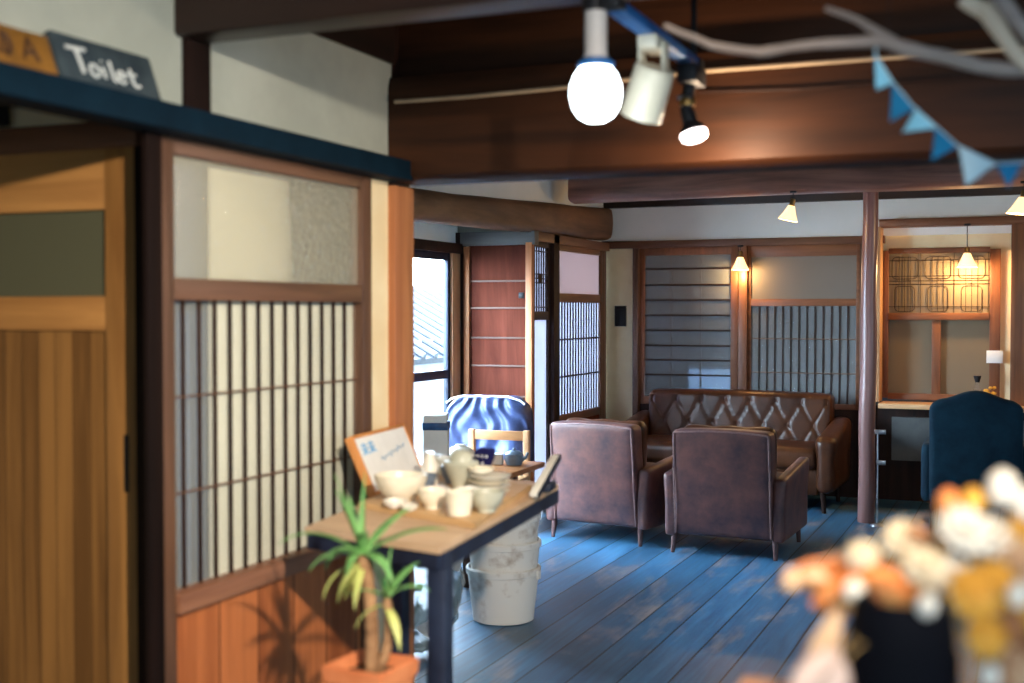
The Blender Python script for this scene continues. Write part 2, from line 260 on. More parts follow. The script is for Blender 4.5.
# ------------------------------------------------------------------ mesh builder
class B:
    def __init__(s): s.bm = bmesh.new()
    def _xf(s, vs, m):
        if m is not None:
            for v in vs: v.co = m @ v.co
    def box(s, x0, x1, y0, y1, z0, z1, bev=0.0, m=None, seg=2):
        r = bmesh.ops.create_cube(s.bm, size=1.0); vs = r['verts']
        for v in vs:
            v.co = Vector(((x0 + x1) / 2 + v.co.x * (x1 - x0), (y0 + y1) / 2 + v.co.y * (y1 - y0), (z0 + z1) / 2 + v.co.z * (z1 - z0)))
        if bev:
            es = list({e for v in vs for e in v.link_edges})
            fs = bmesh.ops.bevel(s.bm, geom=vs + es, offset=bev, segments=seg, affect='EDGES', profile=0.5)
            vs = list({v for f in fs['faces'] for v in f.verts} | {v for v in vs if v.is_valid})
        s._xf(vs, m); return s
    def rbox(s, c, size, r, n=8, disp=None, m=None):
        """soft padded block"""
        h = Vector(size) / 2; c = Vector(c); grid = {}; vs = []
        def vert(p):
            k = tuple(round(x, 5) for x in p)
            if k not in grid:
                q = Vector((p[0] * h.x, p[1] * h.y, p[2] * h.z))
                i = Vector([max(-(h[a] - r), min(h[a] - r, q[a])) for a in range(3)])
                d = q - i
                v = i + (d.normalized() * r if d.length > 1e-9 else d)
                if disp: v = disp(v, Vector(p))
                grid[k] = s.bm.verts.new(c + v); vs.append(grid[k])
            return grid[k]
        # denser sampling near the edges so the rounding is smooth
        t = [math.sin((-1 + 2 * i / n) * PI / 2) for i in range(n + 1)]
        for ax in range(3):
            for sg in (-1, 1):
                for i in range(n):
                    for j in range(n):
                        qs = []
                        for a, b in ((i, j), (i + 1, j), (i + 1, j + 1), (i, j + 1)):
                            p = [0, 0, 0]; p[ax] = sg; p[(ax + 1) % 3] = t[a]; p[(ax + 2) % 3] = t[b]
                            qs.append(vert(p))
                        if sg < 0: qs.reverse()
                        s.bm.faces.new(qs)
        s._xf(vs, m); return s
    def tube(s, pts, rad, n=10, sx=1.0, cap=True, m=None):
        pts = [Vector(p) for p in pts]; rings = []
        if not hasattr(rad, '__len__'): rad = [rad] * len(pts)
        prev = None
        for i, p in enumerate(pts):
            d = (pts[min(i + 1, len(pts) - 1)] - pts[max(i - 1, 0)]).normalized()
            if prev is None:
                a = d.orthogonal().normalized() if abs(d.z) > 0.9 else d.cross(Vector((0, 0, 1))).normalized()
            else:
                a = (prev - d * prev.dot(d)).normalized()
            prev = a; b = d.cross(a)
            rings.append([s.bm.verts.new(p + (a * math.cos(2 * PI * k / n) * sx + b * math.sin(2 * PI * k / n)) * rad[i]) for k in range(n)])
        for i in range(len(rings) - 1):
            for k in range(n):
                s.bm.faces.new((rings[i][k], rings[i][(k + 1) % n], rings[i + 1][(k + 1) % n], rings[i + 1][k]))
        if cap:
            s.bm.faces.new(list(reversed(rings[0]))); s.bm.faces.new(rings[-1])
        s._xf([v for r in rings for v in r], m); return s
    def lathe(s, prof, n=28, m=None, c=(0, 0, 0)):
        c = Vector(c); rings = []; allv = []
        for r, z in prof:
            if r < 1e-6: rings.append([s.bm.verts.new(c + Vector((0, 0, z)))])
            else: rings.append([s.bm.verts.new(c + Vector((r * math.cos(2 * PI * k / n), r * math.sin(2 * PI * k / n), z))) for k in range(n)])
            allv += rings[-1]
        for a, b in zip(rings, rings[1:]):
            for k in range(n):
                k2 = (k + 1) % n
                if len(a) == 1 and len(b) == 1: continue
                if len(a) == 1: s.bm.faces.new((a[0], b[k2], b[k]))
                elif len(b) == 1: s.bm.faces.new((a[k], a[k2], b[0]))
                else: s.bm.faces.new((a[k], a[k2], b[k2], b[k]))
        s._xf(allv, m); return s
    def prism(s, poly, z0, z1, m=None):
        lo = [s.bm.verts.new((x, y, z0)) for x, y in poly]; hi = [s.bm.verts.new((x, y, z1)) for x, y in poly]
        n = len(poly)
        s.bm.faces.new(list(reversed(lo))); s.bm.faces.new(hi)
        for i in range(n): s.bm.faces.new((lo[i], lo[(i + 1) % n], hi[(i + 1) % n], hi[i]))
        s._xf(lo + hi, m); return s
    def surf(s, fn, nu, nv, close_u=False, m=None):
        g = [[s.bm.verts.new(fn(i / nu, j / nv)) for j in range(nv + 1)] for i in range(nu + (0 if close_u else 1))]
        N = len(g)
        for i in range(nu):
            for j in range(nv):
                s.bm.faces.new((g[i][j], g[(i + 1) % N][j], g[(i + 1) % N][j + 1], g[i][j + 1]))
        s._xf([v for r in g for v in r], m); return s
    def ball(s, c, rx, ry, rz, n=12, disp=None, m=None):
        r = bmesh.ops.create_icosphere(s.bm, subdivisions=n if n < 6 else 3, radius=1.0)
        for v in r['verts']:
            d = disp(v.co) if disp else 1.0
            v.co = Vector(c) + Vector((v.co.x * rx, v.co.y * ry, v.co.z * rz)) * d
        s._xf(r['verts'], m); return s

def link(name, b, mat, parent=None, smooth=35, loc=None, rot=None, solidify=None):
    me = bpy.data.meshes.new(name)
    bmesh.ops.recalc_face_normals(b.bm, faces=b.bm.faces[:]) if not solidify else None
    b.bm.to_mesh(me); b.bm.free()
    me.materials.append(mat)
    if smooth:
        for p in me.polygons: p.use_smooth = True
        me.set_sharp_from_angle(angle=R(smooth))
    o = bpy.data.objects.new(name, me); COL.objects.link(o)
    if parent: o.parent = parent
    if loc: o.location = loc
    if rot: o.rotation_euler = rot
    if solidify:
        md = o.modifiers.new('thickness', 'SOLIDIFY'); md.thickness = solidify; md.offset = 0
    return o
def tag(o, label, cat, group=None, kind=None):
    o['label'] = label; o['category'] = cat
    if group: o['group'] = group
    if kind: o['kind'] = kind
    return o
def thing(name, label, cat, loc=(0, 0, 0), rotz=0.0, group=None, kind=None):
    o = bpy.data.objects.new(name, None); COL.objects.link(o); o.empty_display_size = 0.05
    o.location = loc; o.rotation_euler = (0, 0, rotz)
    return tag(o, label, cat, group, kind)
def struct(name, b, mat, label, cat, smooth=35):
    return tag(link(name, b, mat, None, smooth), label, cat, None, 'structure')
def solo(name, b, mat, label, cat, loc=(0, 0, 0), rotz=0, group=None, smooth=35, solidify=None):
    o = link(name, b, mat, None, smooth, loc, (0, 0, rotz), solidify)
    return tag(o, label, cat, group)
def dup(root, label, loc, rotz=0.0, group=None):
    r = root.copy(); COL.objects.link(r); r.location = loc; r.rotation_euler = (0, 0, rotz); r['label'] = label
    if group: r['group'] = group
    for ch in list(root.children):
        c = ch.copy(); COL.objects.link(c); c.parent = r
        for g in list(ch.children):
            d = g.copy(); COL.objects.link(d); d.parent = c
    return r

# ------------------------------------------------------------------ room shell
WX = -1.75                       # face of the screen wall beside the camera
struct('floor', B().box(-3.8, 3.1, -2.3, 10.7, -0.08, 0.0), M['floor'], 'worn blue painted plank floor running the length of the room', 'floor')
c = thing('ceiling', 'dark timber board ceiling over the whole room', 'ceiling', kind='structure')
b = B()
for i in range(24):
    x = -3.8 + i * 0.29
    b.box(x, x + 0.284, -2.3, 10.7, 2.46, 2.49)
link('ceiling_plank', b, M['ceilboard'], c)
link('ceiling_backing', B().box(-3.8, 3.1, -2.3, 10.7, 2.49, 2.53), M['dark'], c)

# wall beside the camera
w = thing('wall_left', 'grey white plaster wall above and beside the sliding screen', 'wall', kind='structure')
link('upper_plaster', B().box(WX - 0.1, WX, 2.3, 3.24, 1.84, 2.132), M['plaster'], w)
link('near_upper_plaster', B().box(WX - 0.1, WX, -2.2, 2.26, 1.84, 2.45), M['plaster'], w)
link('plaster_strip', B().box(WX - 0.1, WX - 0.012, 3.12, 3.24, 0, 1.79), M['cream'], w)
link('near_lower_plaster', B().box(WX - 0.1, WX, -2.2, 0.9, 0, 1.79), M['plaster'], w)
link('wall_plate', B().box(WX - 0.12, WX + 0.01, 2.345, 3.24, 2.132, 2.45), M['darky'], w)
struct('trim_1', B().box(WX - 0.02, WX + 0.075, -2.2, 3.25, 1.785, 1.842, 0.004), M['teal'], 'dark teal painted ledge running above the wooden door and shoji screen', 'ledge')
struct('trim_2', B().box(WX - 0.1, WX + 0.010, 2.26, 2.355, 1.842, 2.1, 0.004), M['ebony'], 'short dark post standing on the teal ledge between two plaster panels', 'post')
struct('trim_3', B().box(WX - 0.006, WX + 0.010, 2.128, 2.178, 0, 1.785, 0.003), M['ebony'], 'dark upright post between the wooden door and the shoji screen', 'post')
struct('trim_4', B().box(WX - 0.12, WX + 0.012, 3.24, 3.362, 0, 1.775, 0.004), M['post'], 'orange brown corner post at the end of the plaster strip', 'post')
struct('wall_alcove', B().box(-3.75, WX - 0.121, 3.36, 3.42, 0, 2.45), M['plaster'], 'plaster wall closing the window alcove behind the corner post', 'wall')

# the wooden sliding door that faces the camera, in the passage beyond the wall
d = thing('door_1', 'honey coloured wooden sliding door with an obscure glass pane below the teal ledge', 'door', (-2.28, 2.25, 0), kind='structure')
dx0, dx1 = -0.62, 0.412
b = B()
b.box(dx1 - 0.095, dx1, 0, 0.035, 0.01, 1.775, 0.003); b.box(dx0, dx0 + 0.095, 0, 0.035, 0.01, 1.775, 0.003)
link('stile', b, M['doorframe'], d)
b = B()
b.box(dx0 + 0.095, dx1 - 0.095, 0.002, 0.033, 1.635, 1.775, 0.003); b.box(dx0 + 0.095, dx1 - 0.095, 0.002, 0.033, 1.355, 1.435, 0.003); b.box(dx0 + 0.095, dx1 - 0.095, 0.002, 0.033, 0.01, 0.13, 0.003)
link('rail', b, M['doorrail'], d)
link('glass_pane', B().box(dx0 + 0.09, dx1 - 0.09, 0.015, 0.021, 1.43, 1.64), M['doorpane'], d)
link('board_panel', B().box(dx0 + 0.09, dx1 - 0.09, 0.012, 0.024, 0.125, 1.36), M['doorboards'], d)
link('finger_pull', B().box(dx1 - 0.043, dx1 - 0.030, -0.003, 0.004, 0.985, 1.118, 0.003), M['black'], d)['label'] = 'black slot finger pull'
struct('trim_5', B().box(-2.95, -1.862, 2.235, 2.32, 1.774, 1.835, 0.003), M['midx'], 'brown head beam above the honey coloured sliding door', 'beam')
struct('trim_30', B().box(-1.866, -1.797, 2.236, 2.27, 0, 1.774, 0.002), M['ebony'], 'near black jamb between the honey coloured sliding door and the dark post', 'post')
struct('wall_passage', B().box(-3.0, WX - 0.1, 2.26, 2.31, 1.835, 2.45).box(-3.0, -2.9, -2.2, 3.40, 0, 2.45).box(-3.0, WX - 0.1, -2.2, -2.15, 0, 2.45), M['cream'], 'plaster wall of the passage above the wooden door', 'wall')
solo('wall_speaker', B().box(-0.11, 0.11, -0.1, 0.08, 0, 0.16, 0.008).box(-0.095, 0.095, -0.104, -0.1, 0.012, 0.148), M['black'], 'black box mounted above the honey coloured wooden door', 'speaker', (-2.33, 2.15, 1.836))

# the shoji screen
s = thing('window_1', 'tall shoji screen with hammered glass above dark upright bars and an orange board base', 'shoji screen', kind='structure')
xo, xi = WX, WX - 0.045
b = B(); b.box(xi, xo, 2.18, 2.231, 0.02, 1.785, 0.003); b.box(xi, xo, 3.07, 3.12, 0.02, 1.785, 0.003)
link('stile', b, M['mid'], s)
b = B(); b.box(xi, xo - 0.002, 2.231, 3.07, 1.75, 1.785, 0.002); b.box(xi, xo - 0.002, 2.231, 3.07, 1.425, 1.475, 0.003)
link('rail', b, M['midy'], s)
link('sill_rail', B().box(xi, xo + 0.012, 2.231, 3.07, 0.722, 0.768, 0.004), M['sill'], s)
link('glass_pane', B().box(xo - 0.024, xo - 0.018, 2.228, 3.073, 1.472, 1.753), M['frost'], s)['label'] = 'hammered obscure glass pane'
link('lower_pane', B().box(xo - 0.032, xo - 0.029, 2.228, 3.073, 0.765, 1.428), M['frost2'], s)
ys = [188.7, 206.4, 221.5, 237, 252.4, 266, 278.9, 291.8, 304.6, 316.9, 328.8, 340, 351.4]
for k in range(13):
    y = 2.231 + 0.839 * (k + 1) / 14
    link('upright_bar', B().box(xo - 0.029, xo - 0.024, y - 0.0055, y + 0.0055, 0.768, 1.425), M['dark'], s)
b = B()
for z in (0.987, 1.206): b.box(xo - 0.0285, xo - 0.0235, 2.231, 3.07, z - 0.002, z + 0.002)
link('cross_lath', b, M['midy'], s)
link('base_panel', B().box(xo - 0.03, xo - 0.012, 2.228, 3.073, 0.1, 0.724), M['wain'], s)
link('bottom_rail', B().box(xi, xo - 0.002, 2.231, 3.07, 0.02, 0.1, 0.003), M['midy'], s)
struct('window_2', B().box(xo - 0.044, xo - 0.036, 2.41, 3.07, 0.11, 1.74), M['backing'], 'cream panel showing through the bars of the shoji screen', 'sliding panel')
struct('wall_store', B().box(xi - 0.055, xi - 0.04, 2.275, 3.12, 0.0, 1.785), M['slateblue'], 'slate blue board showing behind the first bars of the shoji screen', 'panel')

# ------------------------------------------------------------------ beams
def beam(name, x0, x1, y0, y1, z0, z1, mat, label, bev=0.012):
    return struct(name, B().box(x0, x1, y0, y1, z0, z1, bev), mat, label, 'beam')
beam('trim_6', WX - 0.1, 3.0, 2.235, 2.34, 2.01, 2.3, M['darkx'], 'dark ceiling beam above the globe bulb and short dark post')
bb = thing('trim_7', 'deep reddish brown timber beam spanning the opening behind the bunting', 'beam', kind='structure')
def bigbeam(u, v):
    x = WX - 0.0 + u * (3.0 - WX)
    prof = [(3.22, 1.80), (3.22, 1.92), (3.22, 2.06), (3.23, 2.09), (3.40, 2.09), (3.41, 1.92), (3.40, 1.786), (3.24, 1.786)]
    k = int(round(v * len(prof))) % len(prof)
    y, z = prof[k]
    return Vector((x, y + 0.006 * noise.noise(Vector((x * 2.1, z * 3, 1))), z + 0.006 * noise.noise(Vector((x * 1.7, y * 5, 4)))))
b = B(); b.surf(bigbeam, 40, 8)
link('timber', b, M['beam'], bb, 50)
link('end_block', B().box(WX - 0.11, WX - 0.001, 3.245, 3.36, 1.776, 2.45, 0.004), M['dark'], bb)
struct('wall_lintel', B().box(WX, 3.0, 3.29, 3.35, 2.08, 2.46), M['beam'], 'brown boarded strip between the deep beam and the ceiling', 'wall')
b = B()
for k, x in enumerate((-1.2, -0.55, 0.1, 0.75, 1.4, 2.05, 2.7)):
    struct('trim_%d' % (20 + k), B().box(x - 0.05, x + 0.05, 2.34, 3.29, 2.36, 2.46, 0.006), M['darky'],
           'dark ceiling joist between the two front beams, %s' % ('at the plaster end', 'beside the globe bulb', 'above the driftwood', 'past the driftwood', 'near the middle of the room', 'towards the far wall window', 'against the far wall')[k], 'joist')
b.bm.free()
# rear beams
def rough(pts, r0, r1, n, sq, seed, nseg):
    b = B(); P0, P1 = Vector(pts[0]), Vector(pts[1]); axis = (P1 - P0)
    hor = axis.cross(Vector((0, 0, 1))).normalized(); up = Vector((0, 0, 1))
    def f(u, v):
        a = 2 * PI * u; t = v; p = P0.lerp(P1, t); r = r0 + (r1 - r0) * t
        ca, sa = math.cos(a), math.sin(a)
        k = 1 / (abs(ca) ** 4 + abs(sa) ** 4) ** 0.25
        w = 1 + 0.10 * noise.noise(Vector((ca * 1.5 + seed, sa * 1.5, t * axis.length * 1.6)))
        q = p + (hor * ca * sq + up * sa) * r * k * w
        return q
    b.surf(f, 24, nseg, close_u=True)
    return b
struct('trim_8', rough(((-3.17, 5.4, 1.97), (-3.17, 9.44, 2.10)), 0.078, 0.128, 24, 0.62, 3.0, 40), M['log'], 'rough brown log beam resting above the shoji partition by the alcove', 'log beam', 60)
struct('trim_9', rough(((-3.02, 8.3, 2.27), (3.0, 8.3, 2.29)), 0.095, 0.1, 24, 1.0, 9.0, 50), M['beamgrey'], 'mauve brown log beam crossing above the armchairs, carried by the round column', 'log beam', 60)
beam('trim_10', -3.3, 3.0, 9.44, 9.56, 2.23, 2.46, M['darkx'], 'dark wall plate above the white plaster band of the end wall', 0.004)
struct('column', rough(((-0.985, 8.42, 0.0), (-0.965, 8.42, 2.2)), 0.052, 0.046, 20, 1.0, 5.0, 30) if False else B().tube([(-0.988 + 0.016 * i / 12 + 0.003 * math.sin(i * 1.3), 8.42, 2.2 * i / 12) for i in range(13)], [0.055 - 0.006 * i / 12 + 0.0015 * math.sin(i * 2.1) for i in range(13)], 20), M['column'], 'round polished mauve brown column beside the tufted sofa', 'column')
solo('steel_pole', B().tube([(0, 0, 0.0), (0, 0, 0.62)], 0.006, 8).lathe([(0.0, 0), (0.045, 0), (0.04, 0.01), (0.01, 0.02), (0.0, 0.02)], 20).box(-0.02, 0.05, -0.006, 0.006, 0.60, 0.63, 0.002).box(-0.008, 0.05, -0.006, 0.006, 0.40, 0.43, 0.002), M['chrome'], 'thin steel pole on a round foot beside the round column', 'pole', (-0.902, 8.30, 0))

# ------------------------------------------------------------------ end wall, y = 9.5
w = thing('wall_back', 'white and cream plaster end wall behind the tufted sofa', 'wall', kind='structure')
link('white_band', B().box(-3.3, 3.0, 9.5, 9.56, 1.96, 2.24), M['white'], w)
link('cream_strip', B().box(-3.3, -2.93, 9.5, 9.56, 0, 1.97), M['cream'], w)
link('sofa_wainscot', B().box(-2.93, -1.1, 9.5, 9.56, 0, 0.66), M['dark'], w)
link('outer_wall', B().box(-3.2, 3.0, 10.5, 10.56, 0, 0.1).box(-3.2, 3.0, 10.5, 10.56, 0.9, 2.46).box(-3.2, -2.75, 10.5, 10.56, 0.1, 0.9).box(-1.2, 3.0, 10.5, 10.56, 0.1, 0.9).box(-2.2, -1.2, 10.5, 10.56, 0.5, 0.9).box(-3.2, -3.14, 9.56, 10.5, 0, 2.46), M['greypanel'], w)  # low gap hidden by the sofa, added to let light into the passage
struct('window_14', B().box(-2.75, -2.2, 10.49, 10.495, 0.56, 0.92), M['dimpane'], 'low obscure window in the passage behind the tufted sofa', 'window')  # pane added to dim the daylight from the passage opening
struct('trim_11', B().box(-3.2, -0.99, 9.455, 9.56, 1.905, 1.962, 0.004), M['midx'], 'brown head rail under the white plaster band behind the sofa', 'rail')
struct('trim_12', B().box(-2.93, -2.88, 9.46, 9.55, 0, 1.905, 0.003), M['mid'], 'brown post between the cream plaster strip and the horizontal lath screen', 'post')
struct('trim_13', B().box(-2.075, -2.008, 9.455, 9.55, 0.1, 1.905, 0.003), M['red'], 'warm brown post between the two screens behind the sofa', 'post')
struct('trim_14', B().box(-1.168, -1.06, 9.47, 9.56, 0, 1.905, 0.003), M['mid'], 'brown post behind the round column', 'post')
# screen with horizontal laths
s = thing('window_3', 'dim shoji screen with horizontal laths behind the tufted sofa', 'shoji screen', kind='structure')
b = B(); b.box(-2.88, -2.84, 9.49, 9.52, 0.66, 1.905, 0.002); b.box(-2.143, -2.085, 9.49, 9.52, 0.66, 1.905, 0.002); b.box(-2.84, -2.143, 9.49, 9.52, 1.845, 1.905, 0.002); b.box(-2.84, -2.143, 9.49, 9.52, 0.66, 0.72, 0.002)
link('frame', b, M['red'], s)
link('pane', B().box(-2.845, -2.14, 9.512, 9.516, 0.7, 1.85), M['darkpane'], s)
for z in (1.737, 1.61, 1.49, 1.37, 1.25, 1.13, 1.015, 0.897):
    link('lath', B().box(-2.84, -2.143, 9.498, 9.511, z - 0.006, z + 0.006), M['dark'], s)
b = B()
for x in (-2.63, -2.39): b.box(x - 0.008, x + 0.008, 9.518, 9.53, 0.72, 1.845)
link('rear_upright', b, M['mid'], s)
# screen with hammered glass over reeds
s = thing('window_4', 'shoji screen with hammered glass above blue grey upright laths behind the sofa', 'shoji screen', kind='structure')
b = B(); b.box(-2.008, -1.985, 9.49, 9.52, 0.66, 1.905, 0.002); b.box(-1.195, -1.168, 9.49, 9.52, 0.66, 1.905, 0.002); b.box(-1.985, -1.195, 9.49, 9.52, 1.82, 1.905, 0.002); b.box(-1.985, -1.195, 9.487, 9.52, 1.441, 1.495, 0.002); b.box(-1.985, -1.195, 9.49, 9.52, 0.66, 0.7, 0.002)
link('frame', b, M['redx'], s)
link('glass_pane', B().box(-1.99, -1.19, 9.505, 9.51, 1.49, 1.825), M['hampane'], s)
link('lower_pane', B().box(-1.99, -1.19, 9.512, 9.516, 0.69, 1.445), M['darkpane'], s)
for k in range(12):
    x = -1.985 + 0.79 * (k + 1) / 13
    link('upright_lath', B().box(x - 0.005, x + 0.005, 9.500, 9.511, 0.7, 1.441), M['dark'], s)
b = B()
for z in (1.19, 0.93): b.box(-1.985, -1.195, 9.497, 9.503, z - 0.004, z + 0.004)
link('cross_lath', b, M['mid'], s)
solo('wall_picture', B().box(-0.047, 0.047, -0.018, 0, 0, 0.165, 0.003).box(-0.03, 0.03, -0.021, -0.018, 0.03, 0.135, 0.002), M['black'], 'small black picture hanging on the cream plaster strip', 'picture', (-3.04, 9.5, 1.28))

# window nook on the other side of the column
w = thing('wall_nook', 'cream plaster surround of the lattice window nook by the column', 'wall', kind='structure')
link('head_plaster', B().box(-1.06, 3.0, 9.52, 9.56, 1.84, 1.97), M['cream'], w)
link('side_plaster', B().box(-0.19, 3.0, 9.50, 9.56, 0.7, 1.84), M['cream'], w)
link('lower_panel', B().box(-1.06, 3.0, 9.5, 9.56, 0, 0.7), M['dark'], w)
link('grey_panel', B().box(-0.93, 0.6, 9.46, 9.5, 0.3, 0.62), M['greypanel'], w)
struct('trim_15', B().box(-1.02, 3.0, 9.36, 9.5, 2.016, 2.074, 0.004), M['redx'], 'brown rail above the lattice window nook', 'rail')
struct('trim_16', B().box(-1.032, -1.002, 9.30, 9.5, 0.74, 2.016, 0.003), M['tan'], 'pale tan upright edging the lattice window nook beside the column', 'post')
s = thing('window_5', 'brown window with a curved lattice transom over two beige panes', 'window', kind='structure')
b = B(); b.box(-1.0, -0.962, 9.47, 9.54, 0.76, 1.85, 0.003); b.box(-0.262, -0.19, 9.47, 9.54, 0.76, 1.85, 0.003); b.box(-0.655, -0.593, 9.475, 9.53, 0.78, 1.337, 0.003)
link('upright', b, M['red'], s)
b = B(); b.box(-0.962, -0.262, 9.47, 9.54, 1.826, 1.865, 0.003); b.box(-0.962, -0.262, 9.465, 9.54, 1.337, 1.389, 0.003); b.box(-0.962, -0.262, 9.47, 9.54, 0.75, 0.796, 0.003)
link('cross_rail', b, M['redx'], s)
for x0, x1, z0, z1 in ((-0.962, -0.262, 1.385, 1.83), (-0.962, -0.65, 0.79, 1.34), (-0.60, -0.262, 0.79, 1.34)):
    link('pane', B().box(x0, x1, 9.515, 9.52, z0, z1), M['warmpane'], s)
b = B()
def lath(x0, z0, x1, z1, w=0.0024): b.tube([(x0, 9.508, z0), (x1, 9.508, z1)], w, 4)
def rrect(xa, xb, za, zb, r=0.03):
    pts = []
    for cx, cz, a0 in ((xb - r, zb - r, 0), (xa + r, zb - r, 90), (xa + r, za + r, 180), (xb - r, za + r, 270)):
        for k in range(4): pts.append((cx + r * math.cos(R(a0 + 30 * k)), 9.508, cz + r * math.sin(R(a0 + 30 * k))))
    pts.append(pts[0]); b.tube(pts, 0.0026, 4)
for k in range(3):
    xa = -0.95 + k * 0.232
    rrect(xa + 0.01, xa + 0.19, 1.64, 1.80); rrect(xa + 0.03, xa + 0.17, 1.40, 1.585)
    for q in (0.06, 0.10, 0.14): lath(xa + q, 1.40, xa + q, 1.80)
    lath(xa + 0.212, 1.389, xa + 0.212, 1.826)
for z in (1.60, 1.625, 1.66, 1.435, 1.775): lath(-0.962, z, -0.262, z)
link('transom_lattice', b, M['dark'], s)
struct('trim_17', B().box(-1.0, 3.0, 9.2, 9.47, 0.70, 0.737, 0.005), M['tanx'], 'pale wooden counter along the lattice window nook', 'counter')
struct('trim_18', B().box(-0.12, -0.02, 9.33, 9.5, 0.737, 2.016, 0.004), M['red'], 'warm brown post at the end of the lattice window nook', 'post')
b = B()
solo('note_card', B().box(-0.055, 0.055, 0, 0.004, 0, 0.09, 0.001), M['paperwhite'], 'small white note card fixed to the window upright above the teal armchair', 'card', (-0.225, 9.455, 1.03))
bt = thing('sauce_bottle', 'small clear bottle with a black top on the nook counter', 'bottle', (-0.335, 9.33, 0.737))
link('glass_body', B().lathe([(0, 0), (0.026, 0), (0.028, 0.01), (0.028, 0.10), (0.016, 0.135), (0.012, 0.16), (0, 0.16)], 20), M['clear'], bt)
link('cap', B().lathe([(0.0, 0.16), (0.014, 0.16), (0.026, 0.2), (0.026, 0.206), (0, 0.206)], 16), M['black'], bt)
fl = thing('flower_cup', 'small cup of yellow flowers on the nook counter', 'flowers', (-0.25, 9.30, 0.737))
link('cup', B().lathe([(0, 0), (0.025, 0), (0.032, 0.06), (0.029, 0.06), (0.022, 0.006), (0, 0.006)], 20), M['ceramicw'], fl)
b = B()
for k in range(9):
    a = k * 2.4; b.ball((0.032 * math.cos(a), 0.032 * math.sin(a), 0.085 + 0.02 * (k % 3)), 0.013, 0.013, 0.011, 2)
link('blossom', b, M['petalochre'], fl)

# ------------------------------------------------------------------ shoji partition and alcove
def gap_window(name, label, y0, y1):
    return thing(name, label, 'shoji screen', kind='structure')
s = gap_window('window_6', 'shoji partition with blue lit upright laths below a pale pane beside the armchairs', 8.3, 9.42)
px = -3.15
b = B(); b.box(px - 0.03, px, 8.31, 8.35, 0.02, 1.885, 0.003); b.box(px - 0.03, px, 9.31, 9.37, 0.02, 1.885, 0.003)
link('stile', b, M['mid'], s)
b = B(); b.box(px - 0.03, px, 8.35, 9.31, 1.845, 1.885, 0.002); b.box(px - 0.03, px, 8.35, 9.31, 1.468, 1.533, 0.003); b.box(px - 0.03, px, 8.35, 9.31, 0.58, 0.64, 0.003); b.box(px - 0.03, px, 8.35, 9.31, 0.02, 0.1, 0.003)
link('rail', b, M['midy'], s)
link('upper_pane', B().box(px - 0.018, px - 0.014, 8.345, 9.315, 1.53, 1.85), M['paperpink'], s)
link('paper_pane', B().box(px - 0.022, px - 0.019, 8.345, 9.315, 0.635, 1.47), M['paper'], s)
for k in range(15):
    y = 8.35 + 0.96 * (k + 1) / 16
    link('upright_lath', B().box(px - 0.018, px - 0.008, y - 0.006, y + 0.006, 0.64, 1.468), M['dark'], s)
b = B()
for z in (1.193, 0.918): b.box(px - 0.0175, px - 0.0075, 8.35, 9.31, z - 0.006, z + 0.006)
link('cross_lath', b, M['dark'], s)
link('base_panel', B().box(px - 0.025, px - 0.01, 8.345, 9.315, 0.1, 0.585), M['redboard'], s)
struct('trim_19', B().box(px - 0.06, px + 0.03, 8.2, 8.31, 0, 1.95, 0.003), M['dark'], 'dark post between the shoji partition and the narrow lattice screen', 'post')
struct('trim_27', B().box(px - 0.05, px - 0.012, 9.37, 9.495, 0, 1.95, 0.003), M['mid'], 'brown corner post where the shoji partition meets the end wall', 'post')
struct('trim_28', B().box(px - 0.06, px + 0.03, 7.86, 9.45, 1.885, 1.95, 0.003), M['midy'], 'brown head rail under the rough log beam', 'rail')
s = gap_window('window_7', 'narrow screen with a fine lattice above a pale blue paper panel by the alcove', 7.86, 8.2)
b = B(); b.box(px - 0.03, px, 7.86, 7.90, 0.02, 1.885, 0.002); b.box(px - 0.03, px, 8.165, 8.2, 0.02, 1.885, 0.002)
link('stile', b, M['dark'], s)
b = B(); b.box(px - 0.03, px, 7.9, 8.165, 1.85, 1.885, 0.002); b.box(px - 0.03, px, 7.9, 8.165, 1.34, 1.40, 0.002); b.box(px - 0.03, px, 7.9, 8.165, 0.02, 0.12, 0.002)
link('rail', b, M['darky'], s)
link('upper_paper', B().box(px - 0.022, px - 0.019, 7.895, 8.17, 1.395, 1.855), M['paper'], s)
link('lower_paper', B().box(px - 0.022, px - 0.019, 7.895, 8.17, 0.11, 1.345), M['paper'], s)
b = B()
for k in range(6):
    y = 7.9 + 0.265 * (k + 0.5) / 6; b.box(px - 0.018, px - 0.008, y - 0.004, y + 0.004, 1.40, 1.85)
for z in (1.43, 1.60, 1.63, 1.66, 1.82): b.box(px - 0.0175, px - 0.0075, 7.9, 8.165, z - 0.004, z + 0.004)
b.box(px - 0.017, px - 0.006, 8.0, 8.06, 1.60, 1.66)
link('fine_lattice', b, M['dark'], s)
# red board wall of the alcove, facing the room
s = thing('door_2', 'red brown board door with pale horizontal battens at the end of the alcove', 'board door', kind='structure')
link('board', B().box(-3.60, -3.16, 7.79, 7.81, 0.02, 1.86), M['redboard'], s)
b = B()
for z in (1.609, 1.424, 1.218, 1.025, 0.815, 0.6, 0.4, 0.2): b.box(-3.60, -3.16, 7.78, 7.79, z - 0.006, z + 0.006, 0.002)
link('batten', b, M['batten'], s)
b = B(); b.box(-3.63, -3.59, 7.765, 7.81, 0.02, 1.85, 0.002); b.box(-3.165, -3.118, 7.765, 7.81, 0.02, 1.87, 0.002)
link('stile', b, M['post'], s)
link('handle', B().box(-3.225, -3.185, 7.785, 7.792, 1.49, 1.53, 0.003), M['black'], s)
struct('trim_29', B().box(-3.66, -3.10, 7.77, 7.85, 1.855, 1.95, 0.004), M['lintelgrey'], 'grey weathered lintel above the red brown board door', 'lintel')
